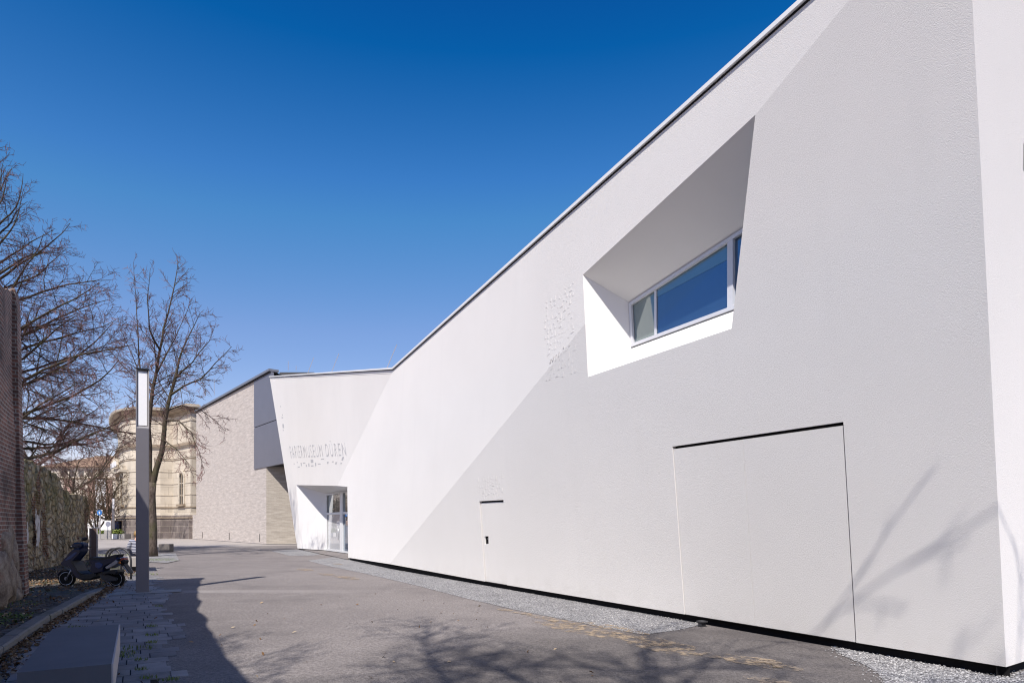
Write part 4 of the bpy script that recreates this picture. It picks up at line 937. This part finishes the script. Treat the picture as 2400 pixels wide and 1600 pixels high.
# ================================================================== SCOOTER
def scooter():
    # local x: rear to front (points to the left of the street), y across, z up; built from a side view, 1.49 mm per unit
    S = .00146; X = lambda c: (1240-c)*S; ZZ = lambda c: (1240-c)*S
    pf = lambda pts: [(X(a), ZZ(b)) for a, b in pts]
    gp = G(274, 1374.5, .012); t = thing('motor_scooter', 'dark blue motor scooter with white wheel rims parked on the leaf-strewn verge', 'scooter', (gp.x, gp.y, .014), R(180)-R(4))
    def prism(pts, hw, name, mat, ch=.02, y0=0., par=t, smooth=False):
        pts = pf(pts)
        mb = MB(); mb.prism(pts, y0-hw, y0+hw, ch); return mb.build(name, mat, par, fix=True)
    def wheel(cx, name, turn=0.):
        x, z = X(cx), .198
        mb = MB()
        prof = [(.130+.0, -.04), (.150, -.047), (.180, -.045), (.196, -.025), (.200, 0), (.196, .025), (.180, .045), (.150, .047), (.130, .04)]
        mb.lathe(prof, (0, 0, 0), 'y', 36); wh = mb.build('wheel', RUBBER, t, smooth=True, fix=True); wh.location = (x, 0, z); wh.rotation_euler.z = turn
        mb = MB(); n = 36; b = 0
        for s_ in (-1, 1): mb.lathe([(.132, s_*.030), (.152, s_*.0495), (.158, s_*.0500), (.158, s_*.044)], (0, 0, 0), 'y', 36)
        mb.f = [f for f in mb.f if len(f) == 4]; mb.build('rim', CHROME, wh, smooth=True)
        mb = MB(); mb.lathe([(.035, -.052), (.045, -.04), (.045, .04), (.035, .052)], (0, 0, 0), 'y', 16)
        for k in range(5):
            a = 2*math.pi*k/5; mb.tube([(math.cos(a)*.04, 0, math.sin(a)*.04), (math.cos(a)*.135, 0, math.sin(a)*.135)], [.016, .012], 6)
        mb.lathe([(.085, .030), (.085, .034)], (0, 0, 0), 'y', 20)
        mb.build('hub', SILVER, wh, fix=True); return wh
    wheel(1240, 'wheel'); wheel(355, 'wheel', R(10))
    prism([(530, 605), (470, 650), (425, 700), (360, 772), (293, 852), (335, 880), (440, 893), (478, 940), (530, 1020), (580, 1085), (640, 1112), (700, 1132), (760, 1132), (800, 1110), (820, 1040), (720, 1026), (660, 1000), (600, 925), (548, 850), (500, 806), (552, 742), (612, 690), (655, 640), (668, 592), (600, 590)], .14, 'front_fairing', NAVY, .03)
    prism([(560, 655), (470, 720), (395, 790), (420, 800), (500, 770), (560, 720), (615, 655)], .148, 'fairing_panel', BLUEP, .012)
    prism([(640, 1020), (720, 1022), (830, 1018), (930, 1005), (940, 1060), (860, 1110), (700, 1112), (650, 1080)], .16, 'footboard', BLACKP, .02)
    prism([(500, 806), (520, 800), (575, 870), (640, 975), (700, 1010), (690, 1022), (640, 1005), (575, 910)], .17, 'leg_shield', BLACKP, .01)
    prism([(800, 790), (840, 860), (822, 950), (830, 1005), (930, 1012), (1050, 992), (1085, 905), (1115, 872), (1290, 790), (1340, 765), (1300, 735), (1000, 780)], .135, 'rear_body', NAVY, .03)
    prism([(925, 828), (990, 820), (1062, 850), (1050, 900), (985, 935), (925, 900)], .146, 'side_panel', BLUEP, .015)
    prism([(786, 792), (795, 752), (850, 733), (1000, 742), (1130, 730), (1270, 692), (1330, 690), (1300, 740), (1160, 790), (1000, 822), (840, 838)], .125, 'seat', BLACKP, .03)
    prism([(1105, 902), (1290, 785), (1330, 808), (1320, 840), (1150, 930), (1118, 930)], .15, 'shock_cover', SILVER, .01)
    prism([(1030, 985), (1150, 955), (1300, 945), (1318, 985), (1300, 1030), (1150, 1010), (1060, 1040)], .16, 'exhaust', BLACKP, .03, .0)
    prism([(980, 1015), (1120, 1015), (1260, 1075), (1270, 1135), (1150, 1150), (1040, 1130), (985, 1090)], .10, 'engine', DARKGREY, .02)
    prism([(1320, 800), (1390, 760), (1420, 800), (1395, 850), (1500, 1000), (1478, 1012), (1345, 880)], .07, 'tail_guard', BLACKP, .008)
    prism([(1385, 885), (1400, 880), (1490, 1000), (1476, 1006)], .105, 'number_plate', SILVER, .003)
    prism([(1325, 770), (1395, 745), (1405, 775), (1340, 800)], .08, 'tail_light', REDLENS, .01)
    for s_ in (-1, 1):
        mb = MB(); mb.lathe([(.012, -.02), (.028, -.012), (.03, .012), (.014, .022)], (X(1355), s_*.13, ZZ(826)), 'y', 12); mb.build('indicator', ORANGE, t, smooth=True)
        mb = MB(); mb.tube([(X(1330), s_*.07, ZZ(815)), (X(1355), s_*.12, ZZ(826))], .010, 6); mb.build('indicator_stalk', BLACKP, t)
    prism([(470, 545), (520, 498), (600, 490), (680, 505), (700, 540), (670, 590), (600, 612), (520, 600)], .11, 'handlebar_cowl', NAVY, .03)
    mb = MB(); mb.tube([(X(600), -.33, ZZ(572)), (X(620), -.12, ZZ(560)), (X(620), .12, ZZ(560)), (X(600), .33, ZZ(572))], .013, 8); mb.build('handlebar', BLACKP, t, smooth=True)
    for s_ in (-1, 1):
        mb = MB(); mb.tube([(X(602), s_*.22, ZZ(571)), (X(596), s_*.35, ZZ(575))], .019, 10); mb.build('grip', RUBBER, t, smooth=True)
        mb = MB(); mb.tube([(X(590), s_*.20, ZZ(560)), (X(560), s_*.30, ZZ(585))], .006, 6); mb.build('brake_lever', CHROME, t)
    mb = MB(); mb.tube([(X(650), .16, ZZ(520)), (X(700), .20, ZZ(482)), (X(755), .24, ZZ(448))], .006, 6); mr = mb.build('mirror', BLACKP, t)
    bm = bmesh.new(); bmesh.ops.create_uvsphere(bm, u_segments=16, v_segments=8, radius=1.); bmesh.ops.scale(bm, vec=(.082, .022, .044), verts=bm.verts); me = bpy.data.meshes.new('mirror_housing'); bm.to_mesh(me); bm.free(); me.materials.append(BLACKP); me.polygons.foreach_set('use_smooth', [True]*len(me.polygons))
    o = bpy.data.objects.new('mirror_housing', me); C.objects.link(o); o.parent = mr; o.location = (X(798), .25, ZZ(432)); o.rotation_euler = (0, R(12), R(8))
    prism([(452, 560), (490, 520), (500, 585), (470, 592)], .075, 'headlight', CHROME, .012)
    for s_ in (-1, 1):
        mb = MB(); mb.tube([(X(480), s_*.068, ZZ(928)), (X(372), s_*.062, ZZ(1118))], .014, 8); mb.build('fork_leg', CHROME, t, smooth=True)
    # front mudguard over the wheel
    mb = MB(); cx, cz, n = X(355), .198, 14
    for k in range(n):
        a0, a1 = [R(20)+R(150)*q/n for q in (k, k+1)]
        q = [(cx+math.cos(a)*r_, y, cz+math.sin(a)*r_) for a in (a0, a1) for r_ in (.212, .226) for y in (-.06, .06)]
        mb.hexa([q[0], q[1], q[5], q[4], q[2], q[3], q[7], q[6]])
    mb.build('front_mudguard', NAVY, t, fix=True)
    mb = MB(); mb.tube([(X(1270), -.06, ZZ(772)), (X(1390), -.09, ZZ(742)), (X(1415), 0, ZZ(752)), (X(1390), .09, ZZ(742)), (X(1270), .06, ZZ(772))], .011, 8); mb.tube([(X(1330), -.08, ZZ(757)), (X(1330), .08, ZZ(757))], .009, 6); mb.build('luggage_rack', CHROME, t, smooth=True)
    mb = MB(); mb.tube([(X(985), -.05, ZZ(1110)), (X(1000), -.12, ZZ(1232)), (X(1000), .12, ZZ(1232)), (X(985), .05, ZZ(1110))], .011, 8); mb.build('centre_stand', BLACKP, t)
    return t
scooter()

# ================================================================== PERSON seated on the far bench, back to the street
def skin_obj(name, verts, edges, radii, mat, parent, root=0, sub=2):
    me = bpy.data.meshes.new(name); me.from_pydata([tuple(v) for v in verts], edges, []); o = bpy.data.objects.new(name, me); C.objects.link(o); o.parent = parent
    md = o.modifiers.new('skin', 'SKIN'); md.use_smooth_shade = True
    for i, sv in enumerate(me.skin_vertices[0].data):
        r_ = radii[i]; sv.radius = r_ if hasattr(r_, '__len__') else (r_, r_); sv.use_root = (i == root)
    o.modifiers.new('sub', 'SUBSURF').levels = sub; o.modifiers['sub'].render_levels = sub
    dg = bpy.context.evaluated_depsgraph_get(); m2 = bpy.data.meshes.new_from_object(o.evaluated_get(dg)); o.modifiers.clear(); o.data = m2; m2.materials.clear(); m2.materials.append(mat); m2.polygons.foreach_set('use_smooth', [True]*len(m2.polygons)); return o
pb = G(311, 1304.5, .45); pb = Vector((pb.x, pb.y+.25, .455))
per = thing('person', 'person in a navy and white striped jumper sitting on the pale bench, seen from behind', 'person', pb, R(38))
# faces away (+y); origin on the seat under the pelvis
bv = [(0, 0, .10), (0, -.02, .26), (0, -.01, .42), (0, .0, .53), (0, .02, .60), (0, .03, .66),
      (.10, .06, .09), (.12, .45, .08), (.12, .47, -.38), (.12, .58, -.42), (-.10, .06, .09), (-.12, .45, .08), (-.12, .47, -.38), (-.12, .58, -.42),
      (.17, 0, .51), (.24, .03, .30), (.20, .27, .16), (.16, .34, .14), (-.17, 0, .51), (-.24, .03, .30), (-.20, .27, .16), (-.16, .34, .14)]
be = [(0, 1), (1, 2), (2, 3), (3, 4), (4, 5), (0, 6), (6, 7), (7, 8), (8, 9), (0, 10), (10, 11), (11, 12), (12, 13), (3, 14), (14, 15), (15, 16), (16, 17), (3, 18), (18, 19), (19, 20), (20, 21)]
br_ = [(.17, .12), (.155, .10), (.17, .11), (.13, .09), .058, .055, .085, .065, .05, .04, .085, .065, .05, .04, .06, .048, .038, .035, .06, .048, .038, .035]
skin_obj('body', bv, be, br_, SKIN, per)
jv = [(0, -.01, .06), (0, -.025, .24), (0, -.015, .42), (0, 0, .535), (0, .012, .575), (.175, 0, .505), (.25, .025, .30), (.205, .26, .17), (-.175, 0, .505), (-.25, .025, .30), (-.205, .26, .17)]
skin_obj('jumper', jv, [(0, 1), (1, 2), (2, 3), (3, 4), (3, 5), (5, 6), (6, 7), (3, 8), (8, 9), (9, 10)], [(.185, .135), (.18, .125), (.19, .13), (.15, .105), .075, .085, .066, .055, .085, .066, .055], STRIPES, per)
tv = [(0, 0, .085), (.10, .08, .095), (.12, .45, .085), (.12, .47, -.36), (-.10, .08, .095), (-.12, .45, .085), (-.12, .47, -.36)]
skin_obj('trousers', tv, [(0, 1), (1, 2), (2, 3), (0, 4), (4, 5), (5, 6)], [(.17, .115), .10, .078, .062, .10, .078, .062], JEANS, per)
def ball(name, c, sc, mat, par, lump=0.):
    bm = bmesh.new(); bmesh.ops.create_uvsphere(bm, u_segments=20, v_segments=14, radius=1.)
    for v in bm.verts:
        k = 1+lump*noise.noise(v.co*3.3); v.co = Vector((v.co.x*sc[0]*k, v.co.y*sc[1]*k, v.co.z*sc[2]*k))
    me = bpy.data.meshes.new(name); bm.to_mesh(me); bm.free(); me.materials.append(mat); me.polygons.foreach_set('use_smooth', [True]*len(me.polygons)); o = bpy.data.objects.new(name, me); C.objects.link(o); o.parent = par; o.location = c; return o
ball('head', (0, .05, .745), (.075, .095, .115), SKIN, per); ball('hair', (0, .03, .765), (.094, .108, .115), HAIR, per, .25)
for s_ in (-1, 1):
    ball('shoe', (s_*.12, .54, -.435), (.05, .13, .045), BLACKP, per)
    for k in range(5): 
        mb = MB(); a = (-.5+k*.25); mb.tube([(s_*.16+a*.05, .36, .135), (s_*.15+a*.06, .40, .13), (s_*.145+a*.055, .425, .115)], [.010, .009, .007], 6); mb.build('finger', SKIN, per, smooth=True)

# ================================================================== OLD TOWN WALL: tall brick length on the left, rubble ruin beyond
bw = thing('brick_wall', 'tall old red brick wall end at the left edge, rough stone patches at its foot', 'wall', (-10.2, 13.2, 0))
tops = [(-12.5, 6.45), (0., 6.31), (1.64, 5.86), (4.8, 5.39), (7., 5.16), (9.2, 5.08), (11.2, 5.04), (13., 5.11), (13.7, 5.27), (16, 5.5), (22, 5.6)]
fo = Vector((-10.14, 13.1, 0)); mb = MB(); n = 70; rr = random.Random(3)
def ztop(s_):
    for (s0, z0), (s1, z1) in zip(tops, tops[1:]):
        if s0 <= s_ <= s1: return z0+(z1-z0)*(s_-s0)/(s1-s0)
    return tops[-1][1]
cols = []
for i in range(n+1):
    s_ = 20*(i/n)**1.3; p = fo-U*s_; zt_ = ztop(s_)+rr.uniform(-.02, .02); cols.append([Vector((p.x, p.y, 0))+V*(.07*noise.noise((s_*.8, z*.8, 1))+.06*(1-z/6.3)) + Z*(z*zt_/6.3 if z < 6.3 else zt_) for z in (0, .7, 1.4, 2.2, 3.2, 4.4, 5.4, 6.3)])
for a, b in zip(cols, cols[1:]):
    for k in range(len(a)-1): mb.face([a[k], b[k], b[k+1], a[k+1]], V)
    mb.face([a[-1], b[-1], b[-1]-V*1.1, a[-1]-V*1.1], Z); mb.face([a[0]-V*1.1, a[-1]-V*1.1, b[-1]-V*1.1, b[0]-V*1.1])
a = cols[0]
for k in range(len(a)-1): mb.face([a[k], a[k+1], a[k+1]-V*2.6, a[k]-V*2.6], U)
mb.face([a[-1]-V*2.6, a[0]-V*2.6, a[0]-V*2.6-U*3, a[-1]-V*2.6-U*3])
o = world_child(mb.build('brickwork', OLDBRICK), bw)
# pier at the wall end
mb = MB(); b = fo-U*.42
lv = [(0, .20), (1.0, .17), (2.2, .12), (3.6, .09), (5.0, .07), (6.0, .05), (6.25, .02)]
for (z0, d0), (z1, d1) in zip(lv, lv[1:]):
    q = [b+V*d0+Z*z0, fo+U*.10+V*d0+Z*z0, fo+U*.10-V*.3+Z*z0, b-V*.02+Z*z0]; q2 = [b+V*d1+Z*z1, fo+U*.09+V*d1+Z*z1, fo+U*.09-V*.3+Z*z1, b-V*.02+Z*z1]
    for i in range(4): mb.face([q[i], q[(i+1) % 4], q2[(i+1) % 4], q2[i]])
o = world_child(mb.build('pier', OLDBRICK, fix=True), bw)
# lumpy stone footing
def lump(name, c0, sc, mat, par, seed, k=.35):
    bm = bmesh.new(); bmesh.ops.create_icosphere(bm, subdivisions=3, radius=1.)
    for v in bm.verts:
        q = v.co.copy(); f = 1+.6*k*noise.fractal(q*2.6+Vector((seed, 0, 0)), .8, 2., 5); q = Vector([math.copysign(abs(x)**.7, x) for x in q]); v.co = Vector((q.x*sc[0]*f, q.y*sc[1]*f, q.z*sc[2]*f))
    me = bpy.data.meshes.new(name); bm.to_mesh(me); bm.free(); me.materials.append(mat); me.polygons.foreach_set('use_smooth', [True]*len(me.polygons)); o = bpy.data.objects.new(name, me); C.objects.link(o); o.location = c0; o.rotation_euler.z = uang; return world_child(o, par)
for i, (sx, zc, sc) in enumerate(((.55, .35, (.22, .42, .42)), (.75, .95, (.20, .45, .55)), (1.3, .5, (.24, .6, .6)), (1.2, 1.45, (.16, .4, .35)), (1.75, 1.2, (.22, .5, .5)), (2.3, .6, (.3, .7, .7)), (.35, .18, (.2, .25, .25)), (1.0, .2, (.3, .3, .25)))):
    p = fo-U*sx-V*.03; lump('foot_stone', (p.x, p.y, zc*.9), tuple(q*.8 for q in sc), LUMPY, bw, i*7.3)
# rubble ruin
rw = thing('rubble_wall', 'ruined rubble stone wall with mossy stepped top behind the scooter', 'wall', (-16, 22, 0))
Wn, Wf = Vector((-13.6, 16.4, 0)), Vector((-18.25, 27.7, 0)); wd_ = (Wf-Wn); wl = wd_.length; wd_.normalize(); wnr = Vector((wd_.y, -wd_.x, 0)); wnr = wnr if wnr.x > 0 else -wnr
def wall_s(px):                                                   # distance along the ruin for a sight line
    r = ray(px, 1228); return (Wn.x-r.x*Wn.y)/(r.x*wd_.y-wd_.x)
prof = [(44, 1062), (60, 1075), (85, 1080), (102, 1092), (118, 1097), (135, 1108), (148, 1116), (152, 1119), (153, 1146), (163, 1150), (175, 1158), (188, 1158), (200, 1161), (210.5, 1166)]
pts = []
for px, py in prof:
    s_ = wall_s(px); q = Wn+wd_*s_; pts.append((s_, CAM_H+(HY-py)/FPX*q.y))
pts = [(-3, pts[0][1]+.1)]+pts; s_end = pts[-1][0]
def rt(s_):
    for (s0, z0), (s1, z1) in zip(pts, pts[1:]):
        if s0 <= s_ <= s1: return z0+(z1-z0)*(s_-s0)/max(1e-6, s1-s0)
    return pts[-1][1]
mb = MB(); NC_, NR = 130, 34; grid = []
for i in range(NC_+1):
    s_ = -1.5+(s_end+1.5)*i/NC_; zt_ = rt(s_)+.06*noise.noise((s_*5, 1.3, 0)); col = []
    for j in range(NR+1):
        z = zt_*j/NR; dsp = .07*noise.fractal(Vector((s_*2.2, z*2.2, 3)), 1., 2., 4)+.05*noise.noise((s_*5, z*5, 9))-.10*(z/3.)
        col.append(Wn+wd_*s_+wnr*dsp+Z*(z+.05*noise.noise((s_*4, z*4, 5))))
    grid.append(col)
b = len(mb.v); mb.v += [p for c_ in grid for p in c_]; q = NR+1
for i in range(NC_):
    for j in range(NR): mb.f.append((b+i*q+j, b+(i+1)*q+j, b+(i+1)*q+j+1, b+i*q+j+1))
for i in range(NC_):
    a, c = grid[i][-1], grid[i+1][-1]; mb.face([a, c, c-wnr*.75+Z*.05, a-wnr*.75+Z*.05], Z); mb.face([a-wnr*.75+Z*.05, c-wnr*.75+Z*.05, grid[i+1][0]-wnr*.75, grid[i][0]-wnr*.75], -wnr)
e = grid[-1]
for j in range(NR): mb.face([e[j], e[j]-wnr*.75, e[j+1]-wnr*.75, e[j+1]], wd_)
o = world_child(mb.build('stonework', RUBBLE), rw)
mb = MB(); rr = random.Random(6)
for px, py, sx, sz in ((80, 1222, .10, .30), (83, 1245, .08, .28), (78, 1205, .05, .16), (82, 1268, .10, .2), (58, 1250, .07, .3), (86, 1232, .04, .35)):
    s_ = wall_s(px); c0 = Wn+wd_*s_; z = CAM_H+(HY-py)/FPX*c0.y; b = []
    for k in range(14): a = 2*math.pi*k/14; r_ = 1+.5*rr.uniform(-1, 1); b.append(c0+wd_*math.cos(a)*sx*1.6*r_+Z*(z+math.sin(a)*sz*r_)+wnr*(.075))
    mb.poly(b, want=wnr)
world_child(mb.build('limewash_streak', LIMEWASH), rw)

# ================================================================== TREES
class Tree:
    def __init__(s, seed): s.r = random.Random(seed); s.lim = []; s.tw = []; s.tr = .009
    def path(s, p, d, L_, n, wob, droop):
        pts = [Vector(p)]; d = Vector(d).normalized()
        for i in range(n):
            d = d+Vector((s.r.gauss(0, wob), s.r.gauss(0, wob), s.r.gauss(0, wob)+droop)); d.normalize(); pts.append(pts[-1]+d*(L_/n))
        return pts
    def side(s, d, ang):
        o = Vector((s.r.gauss(0, 1), s.r.gauss(0, 1), s.r.gauss(0, 1))); o = o-d*o.dot(d)
        if o.length < 1e-4: o = d.orthogonal()
        o.normalize(); return d*math.cos(ang)+o*math.sin(ang)
    def clothe(s, pts, r0, L_, lvl, dens, up=.0, maxlvl=3, start=.15):
        """Side shoots along a limb; lvl 1 limb, 2 branch, 3 twig."""
        n = max(2, int(dens*L_)); tot = len(pts)-1
        for k in range(n):
            t = start+(1-start)*(k+s.r.random())/n; f = min(t*tot, tot-1e-4); i = int(f); p = pts[i].lerp(pts[i+1], f-i); d = (pts[i+1]-pts[i]).normalized()
            l = L_*(1-t*.66)*(s.r.uniform(.36, .78) if lvl == 1 else s.r.uniform(.3, .6))
            if lvl >= maxlvl: l = min(l, .8)*s.r.uniform(.5, 1.1)
            if l < .12: l = .12+s.r.random()*.2
            dd = s.side(d, R(s.r.uniform(28, 62))); dd.z += up*.5
            q = s.path(p, dd, l, 4 if lvl < maxlvl else 2, .12, s.droop if lvl < maxlvl else s.tip)
            r1 = min(r0*(1-t*.8)*.5, .011*l+.004)
            if lvl >= maxlvl: s.tw.append((q, [max(s.tr, r1*.6), s.tr*.85, s.tr*.6]))
            else:
                (s.lim if r1 > .013 else s.tw).append((q, [max(s.tr, r1*(1-.72*j/4)) for j in range(5)])); s.clothe(q, r1, l, lvl+1, s.dens[lvl], up, maxlvl, .12)
    def stem(s, pts, r0, r1, dens=3., reach=None, up=0., start=.2, maxlvl=3):
        out = []
        for i, (a, b) in enumerate(zip(pts, pts[1:])):
            out.append(a)
            if (b-a).length > .9: out.append(a.lerp(b, .5)+Vector((s.r.gauss(0, .03), s.r.gauss(0, .03), 0)))
        out.append(pts[-1]); n = len(out); s.lim.append((out, [r0+(r1-r0)*(i/(n-1))**.8 for i in range(n)]))
        L_ = sum((b-a).length for a, b in zip(out, out[1:])); s.clothe(out, r0, reach or L_, 1, dens*L_/(reach or L_), up, maxlvl, start)
    def build(s, t, trunk, twigmat=TWIG, thick=1.):
        mb = MB()
        for pts, r in trunk: mb.tube(pts, r, 12)
        world_child(mb.build('trunk', BARK, smooth=True), t)
        mb = MB()
        for pts, r in s.lim: mb.tube(pts, [x*thick for x in r], 7 if r[0] > .06 else 5, False)
        world_child(mb.build('limbs', LIMB, smooth=True), t)
        mb = MB()
        for pts, r in s.tw: mb.tube(pts, [x*thick for x in r], 3, False)
        world_child(mb.build('twigs', twigmat), t); return t
# (1) great lime behind the brick wall: layered arching limbs
Y1 = 31.; b1 = Vector((-25.4, Y1, 0)); tr = Tree(11); tr.tr = .0078; tr.droop = -.03; tr.tip = .05; tr.dens = [0, 4.8, 12.]
trunk = [b1+Vector((.05*math.sin(k), 0, k*2.15)) for k in range(10)]
def env(z): return max(1.2, 9.0*(1-((z-4.)/19.)**1.3)) if z > 4 else 8.2
k = 0; z = 4.6
while z < 19.6:
    for s_ in range(2):
        a = (k*2.399+tr.r.uniform(-.3, .3)); k += 1
        L_ = env(z+1.5)*tr.r.uniform(.82, 1.08); el = R(8 if z < 6 else 22+ (z-6)*3.0)
        d = Vector((math.cos(a)*math.cos(el), math.sin(a)*math.cos(el), math.sin(el)))
        if d.x < -.45 and z < 12: continue
        p = b1+Vector((0, 0, z)); q = tr.path(p, d, L_, 9, .105, -.012 if z < 8 else .01); r0 = .022+.0095*L_
        tr.lim.append((q, [r0*(1-.82*j/9) for j in range(10)])); tr.clothe(q, r0, L_*.80, 1, 2.7, .05, 3, .15)
    z += .40
t = thing('lime_tree', 'large bare reddish-twigged tree rising behind the brick wall at left', 'tree', b1, 0, None); tr.build(t, [(trunk, [.42-.035*i for i in range(10)])])
# (2) lime by the lamp, forked
Y2 = 31.; J = lambda px, py, dy=0.: P(px, py, Y2+dy); tr = Tree(23); tr.tr = .0078; tr.droop = -.05; tr.tip = .06; tr.dens = [0, 5.2, 12.]
b2 = G(357, 1304); b2.z = 0; Y2 = b2.y
trunk = [b2-Z*.05, J(357, 1280), J(357.5, 1240), J(356, 1190), J(355, 1160), J(357, 1130)]
tr.stem([J(356.5, 1140), J(350, 1098), J(348, 1000), J(355, 935), J(366, 877), J(375, 818), J(383, 770), J(402, 700), J(413, 645), J(418, 612)], .13, .012, 3.8, 3.6, .25, .22)
tr.stem([J(357, 1138), J(366, 1100), J(379, 1060), J(384, 1024), J(386, 993), J(391, 962), J(399, 926), J(411, 886), J(420, 842), J(441, 790, .5), J(468, 735, .8)], .15, .012, 3.8, 3.6, .2, .25)
tr.stem([J(399, 926), J(430, 905, -.6), J(470, 888, -1), J(505, 850, -1.3), J(543, 812, -1.5)], .06, .01, 4.64, 2.6, 0, .15)
tr.stem([J(386, 985), J(418, 985, -.5), J(448, 1012, -.9), J(468, 1060, -1.2), J(480, 1108, -1.3)], .045, .008, 4.93, 2.2, -.3, .15)
tr.stem([J(384, 1030), J(412, 1050, -.5), J(440, 1085, -.9), J(455, 1120, -1.2)], .04, .008, 4.64, 2., -.4, .15)
tr.stem([J(391, 962), J(425, 950, .6), J(470, 960, 1.), J(505, 985, 1.2), J(528, 1010, 1.2)], .045, .008, 4.64, 2.4, -.2, .15)
tr.stem([J(349, 1010), J(338, 950, .3), J(331, 880, .5), J(324, 790, .6), J(319, 700, .6), J(313, 615, .6)], .06, .008, 3.77, 2.4, .3, .2)
tr.stem([J(352, 950), J(325, 935, -.6), J(300, 950, -1), J(284, 985, -1.2)], .04, .008, 4.64, 2.2, -.2, .15)
tr.stem([J(366, 877), J(395, 820, 1), J(420, 770, 1.6), J(450, 700, 2.)], .05, .008, 4.06, 2.4, .3, .15)
tr.stem([J(375, 820), J(350, 770, -1), J(345, 700, -1.4), J(352, 630, -1.6)], .05, .008, 4.06, 2.4, .3, .15)
tr.stem([J(411, 886), J(450, 850, -.8), J(490, 800, -1.2), J(505, 760, -1.4)], .045, .008, 4.35, 2.4, .1, .15)
tr.stem([J(360, 905), J(325, 870, 1), J(295, 800, 1.6), J(275, 740, 2.)], .045, .008, 4.35, 2.6, .2, .15)
t = thing('lime_tree', 'slim forked bare tree with drooping twigs standing beside the lamp post', 'tree', b2); tr.build(t, [(trunk, [.27, .22, .20, .185, .18, .18])])
# (3..) smaller far trees
def small_tree(px, Y, z0, h, spread, seed, label, mat=TWIG2, nst=5, lean=0., dens=3., r0=.16, group=None, thick=1., fork=.35):
    tr = Tree(seed); tr.tr = .013; tr.droop = 0.; tr.tip = .03; tr.dens = [0, 2.2, 3.2]
    q = P(px, 1228, Y); b = Vector((q.x, q.y, 0)); fk = b+Vector((lean*.4, 0, h*fork))
    trunk = [b-Z*.1, b.lerp(fk, .5)+Vector((tr.r.gauss(0, .05), 0, 0)), fk]
    for k in range(nst):
        a = 2*math.pi*k/nst+tr.r.uniform(-.4, .4); L_ = h*(1-fork)*tr.r.uniform(.8, 1.1); out = spread*tr.r.uniform(.6, 1.1)
        e = fk+Vector((math.cos(a)*out+lean, math.sin(a)*out, L_*tr.r.uniform(.6, .95))); m1 = fk.lerp(e, .35)+Vector((math.cos(a)*out*.12, math.sin(a)*out*.12, -.02*h)); m2 = fk.lerp(e, .7)+Vector((tr.r.gauss(0, .1), tr.r.gauss(0, .1), .05*h))
        tr.stem([fk-Z*.05, m1, m2, e], r0*.6, .012, dens, L_*.7, .15, .12)
    t = thing('bare_tree', label, 'tree', b, 0, group); return tr.build(t, [(trunk, [r0, r0*.85, r0*.75])], mat, thick)
small_tree(87, 55, 0, 11.5, 4.6, 31, 'bare forked tree just beyond the top of the rubble wall', TWIG, 5, 0, 2.6, .22, None, 1.15, .58)
small_tree(140, 62, 0, 10.5, 4.2, 32, 'bare leaning tree in front of the distant house roof', TWIG, 5, 3.2, 3.2, .15, None, 1.1, .45)
small_tree(226, 70, 0, 8.5, 3., 33, 'thin upright bare tree behind the round blue sign', TWIG2, 6, 0, 2.6, .12, None, 1.3, .08)
small_tree(262, 76, 0, 9.5, 2.6, 34, 'orange-brown bare shrub tree beside the stone building corner', TWIG2, 6, 0, 3., .12, None, 1.4, .12)
small_tree(178, 80, 0, 8.8, 4.2, 35, 'pale bushy bare tree between the house and the ruin top', TWIG2, 7, 0, 3., .14, None, 1.4, .15)
small_tree(284, 58, 0, 7.5, 2.0, 37, 'small bare shrub standing against the foot of the stone building', TWIG2, 5, 0, 2.4, .07, None, 1.1, .06) if False else None
# (6) tree behind the viewpoint whose crown shadows the lane
tr = Tree(41); tr.droop = -.01; tr.tip = .03; tr.dens = [0, 2.4, 3.2]
bs = Vector((-1.6, -5.2, 0)); trunk = [bs, bs+Vector((.1, 0, 3.5)), bs+Vector((.25, .05, 7)), bs+Vector((.35, .1, 10.2))]; tr.tr = .009; tr.dens = [0, 4.2, 5.5]
for k in range(19):
    a = k*2.399; z = 9.2+k*.26; el = R(tr.r.uniform(10, 42)); d = Vector((math.cos(a)*math.cos(el), math.sin(a)*math.cos(el), math.sin(el))); L_ = (5.4 if k < 12 else 3.6)*tr.r.uniform(.8, 1.1)*(1-.22*max(0, d.y))*(1-.38*max(0, d.x))
    q = tr.path(bs+Vector((.35, .1, z)), d, L_, 8, .10, .0); r0 = .046 if k < 12 else .034
    tr.lim.append((q, [r0*(1-.8*j/8) for j in range(9)])); tr.clothe(q, r0, L_*.8, 1, 3.4, .0, 3, .2)
for e1, e2, e3 in (((1.2, -4.2, 9.0), (2.9, -2.9, 9.3), (3.9, -2.3, 9.7)), ((-3., -4., 9.4), (-4.8, -2.2, 9.8), (-6., -.8, 10.6)), ((-2.2, -3.4, 10.), (-3.2, -1.4, 10.8), (-3.6, .2, 11.6)), ((-4., -4.6, 10.), (-6., -3.6, 11.), (-7., -2.6, 11.8))):
    q = [bs+Vector((.3, .1, 8.6)), Vector(e1), Vector(e2), Vector(e3)]; tr.stem(q, .05, .01, 4., 4.2, .1, .2)
tr.stem([bs+Vector((.3, .1, 9.)), Vector((-.2, -2., 9.5)), Vector((1.1, .1, 9.9)), Vector((2.2, -.3, 10.)), Vector((3.0, -.75, 10.05)), Vector((3.3, -.95, 10.1))], .014, .008, .8, 2.4, .0, .3, 2)
tr.lim.append(([bs+Vector((.35, .1, 10)), bs+Vector((.5, .1, 12.5)), bs+Vector((.4, .3, 15))], [.11, .06, .02]))
t = thing('lime_tree', 'bare tree overhanging the lane, known only by its branch shadow on the asphalt', 'tree', bs); tr.build(t, [(trunk, [.34, .28, .22, .13])], TWIG, 1.1)
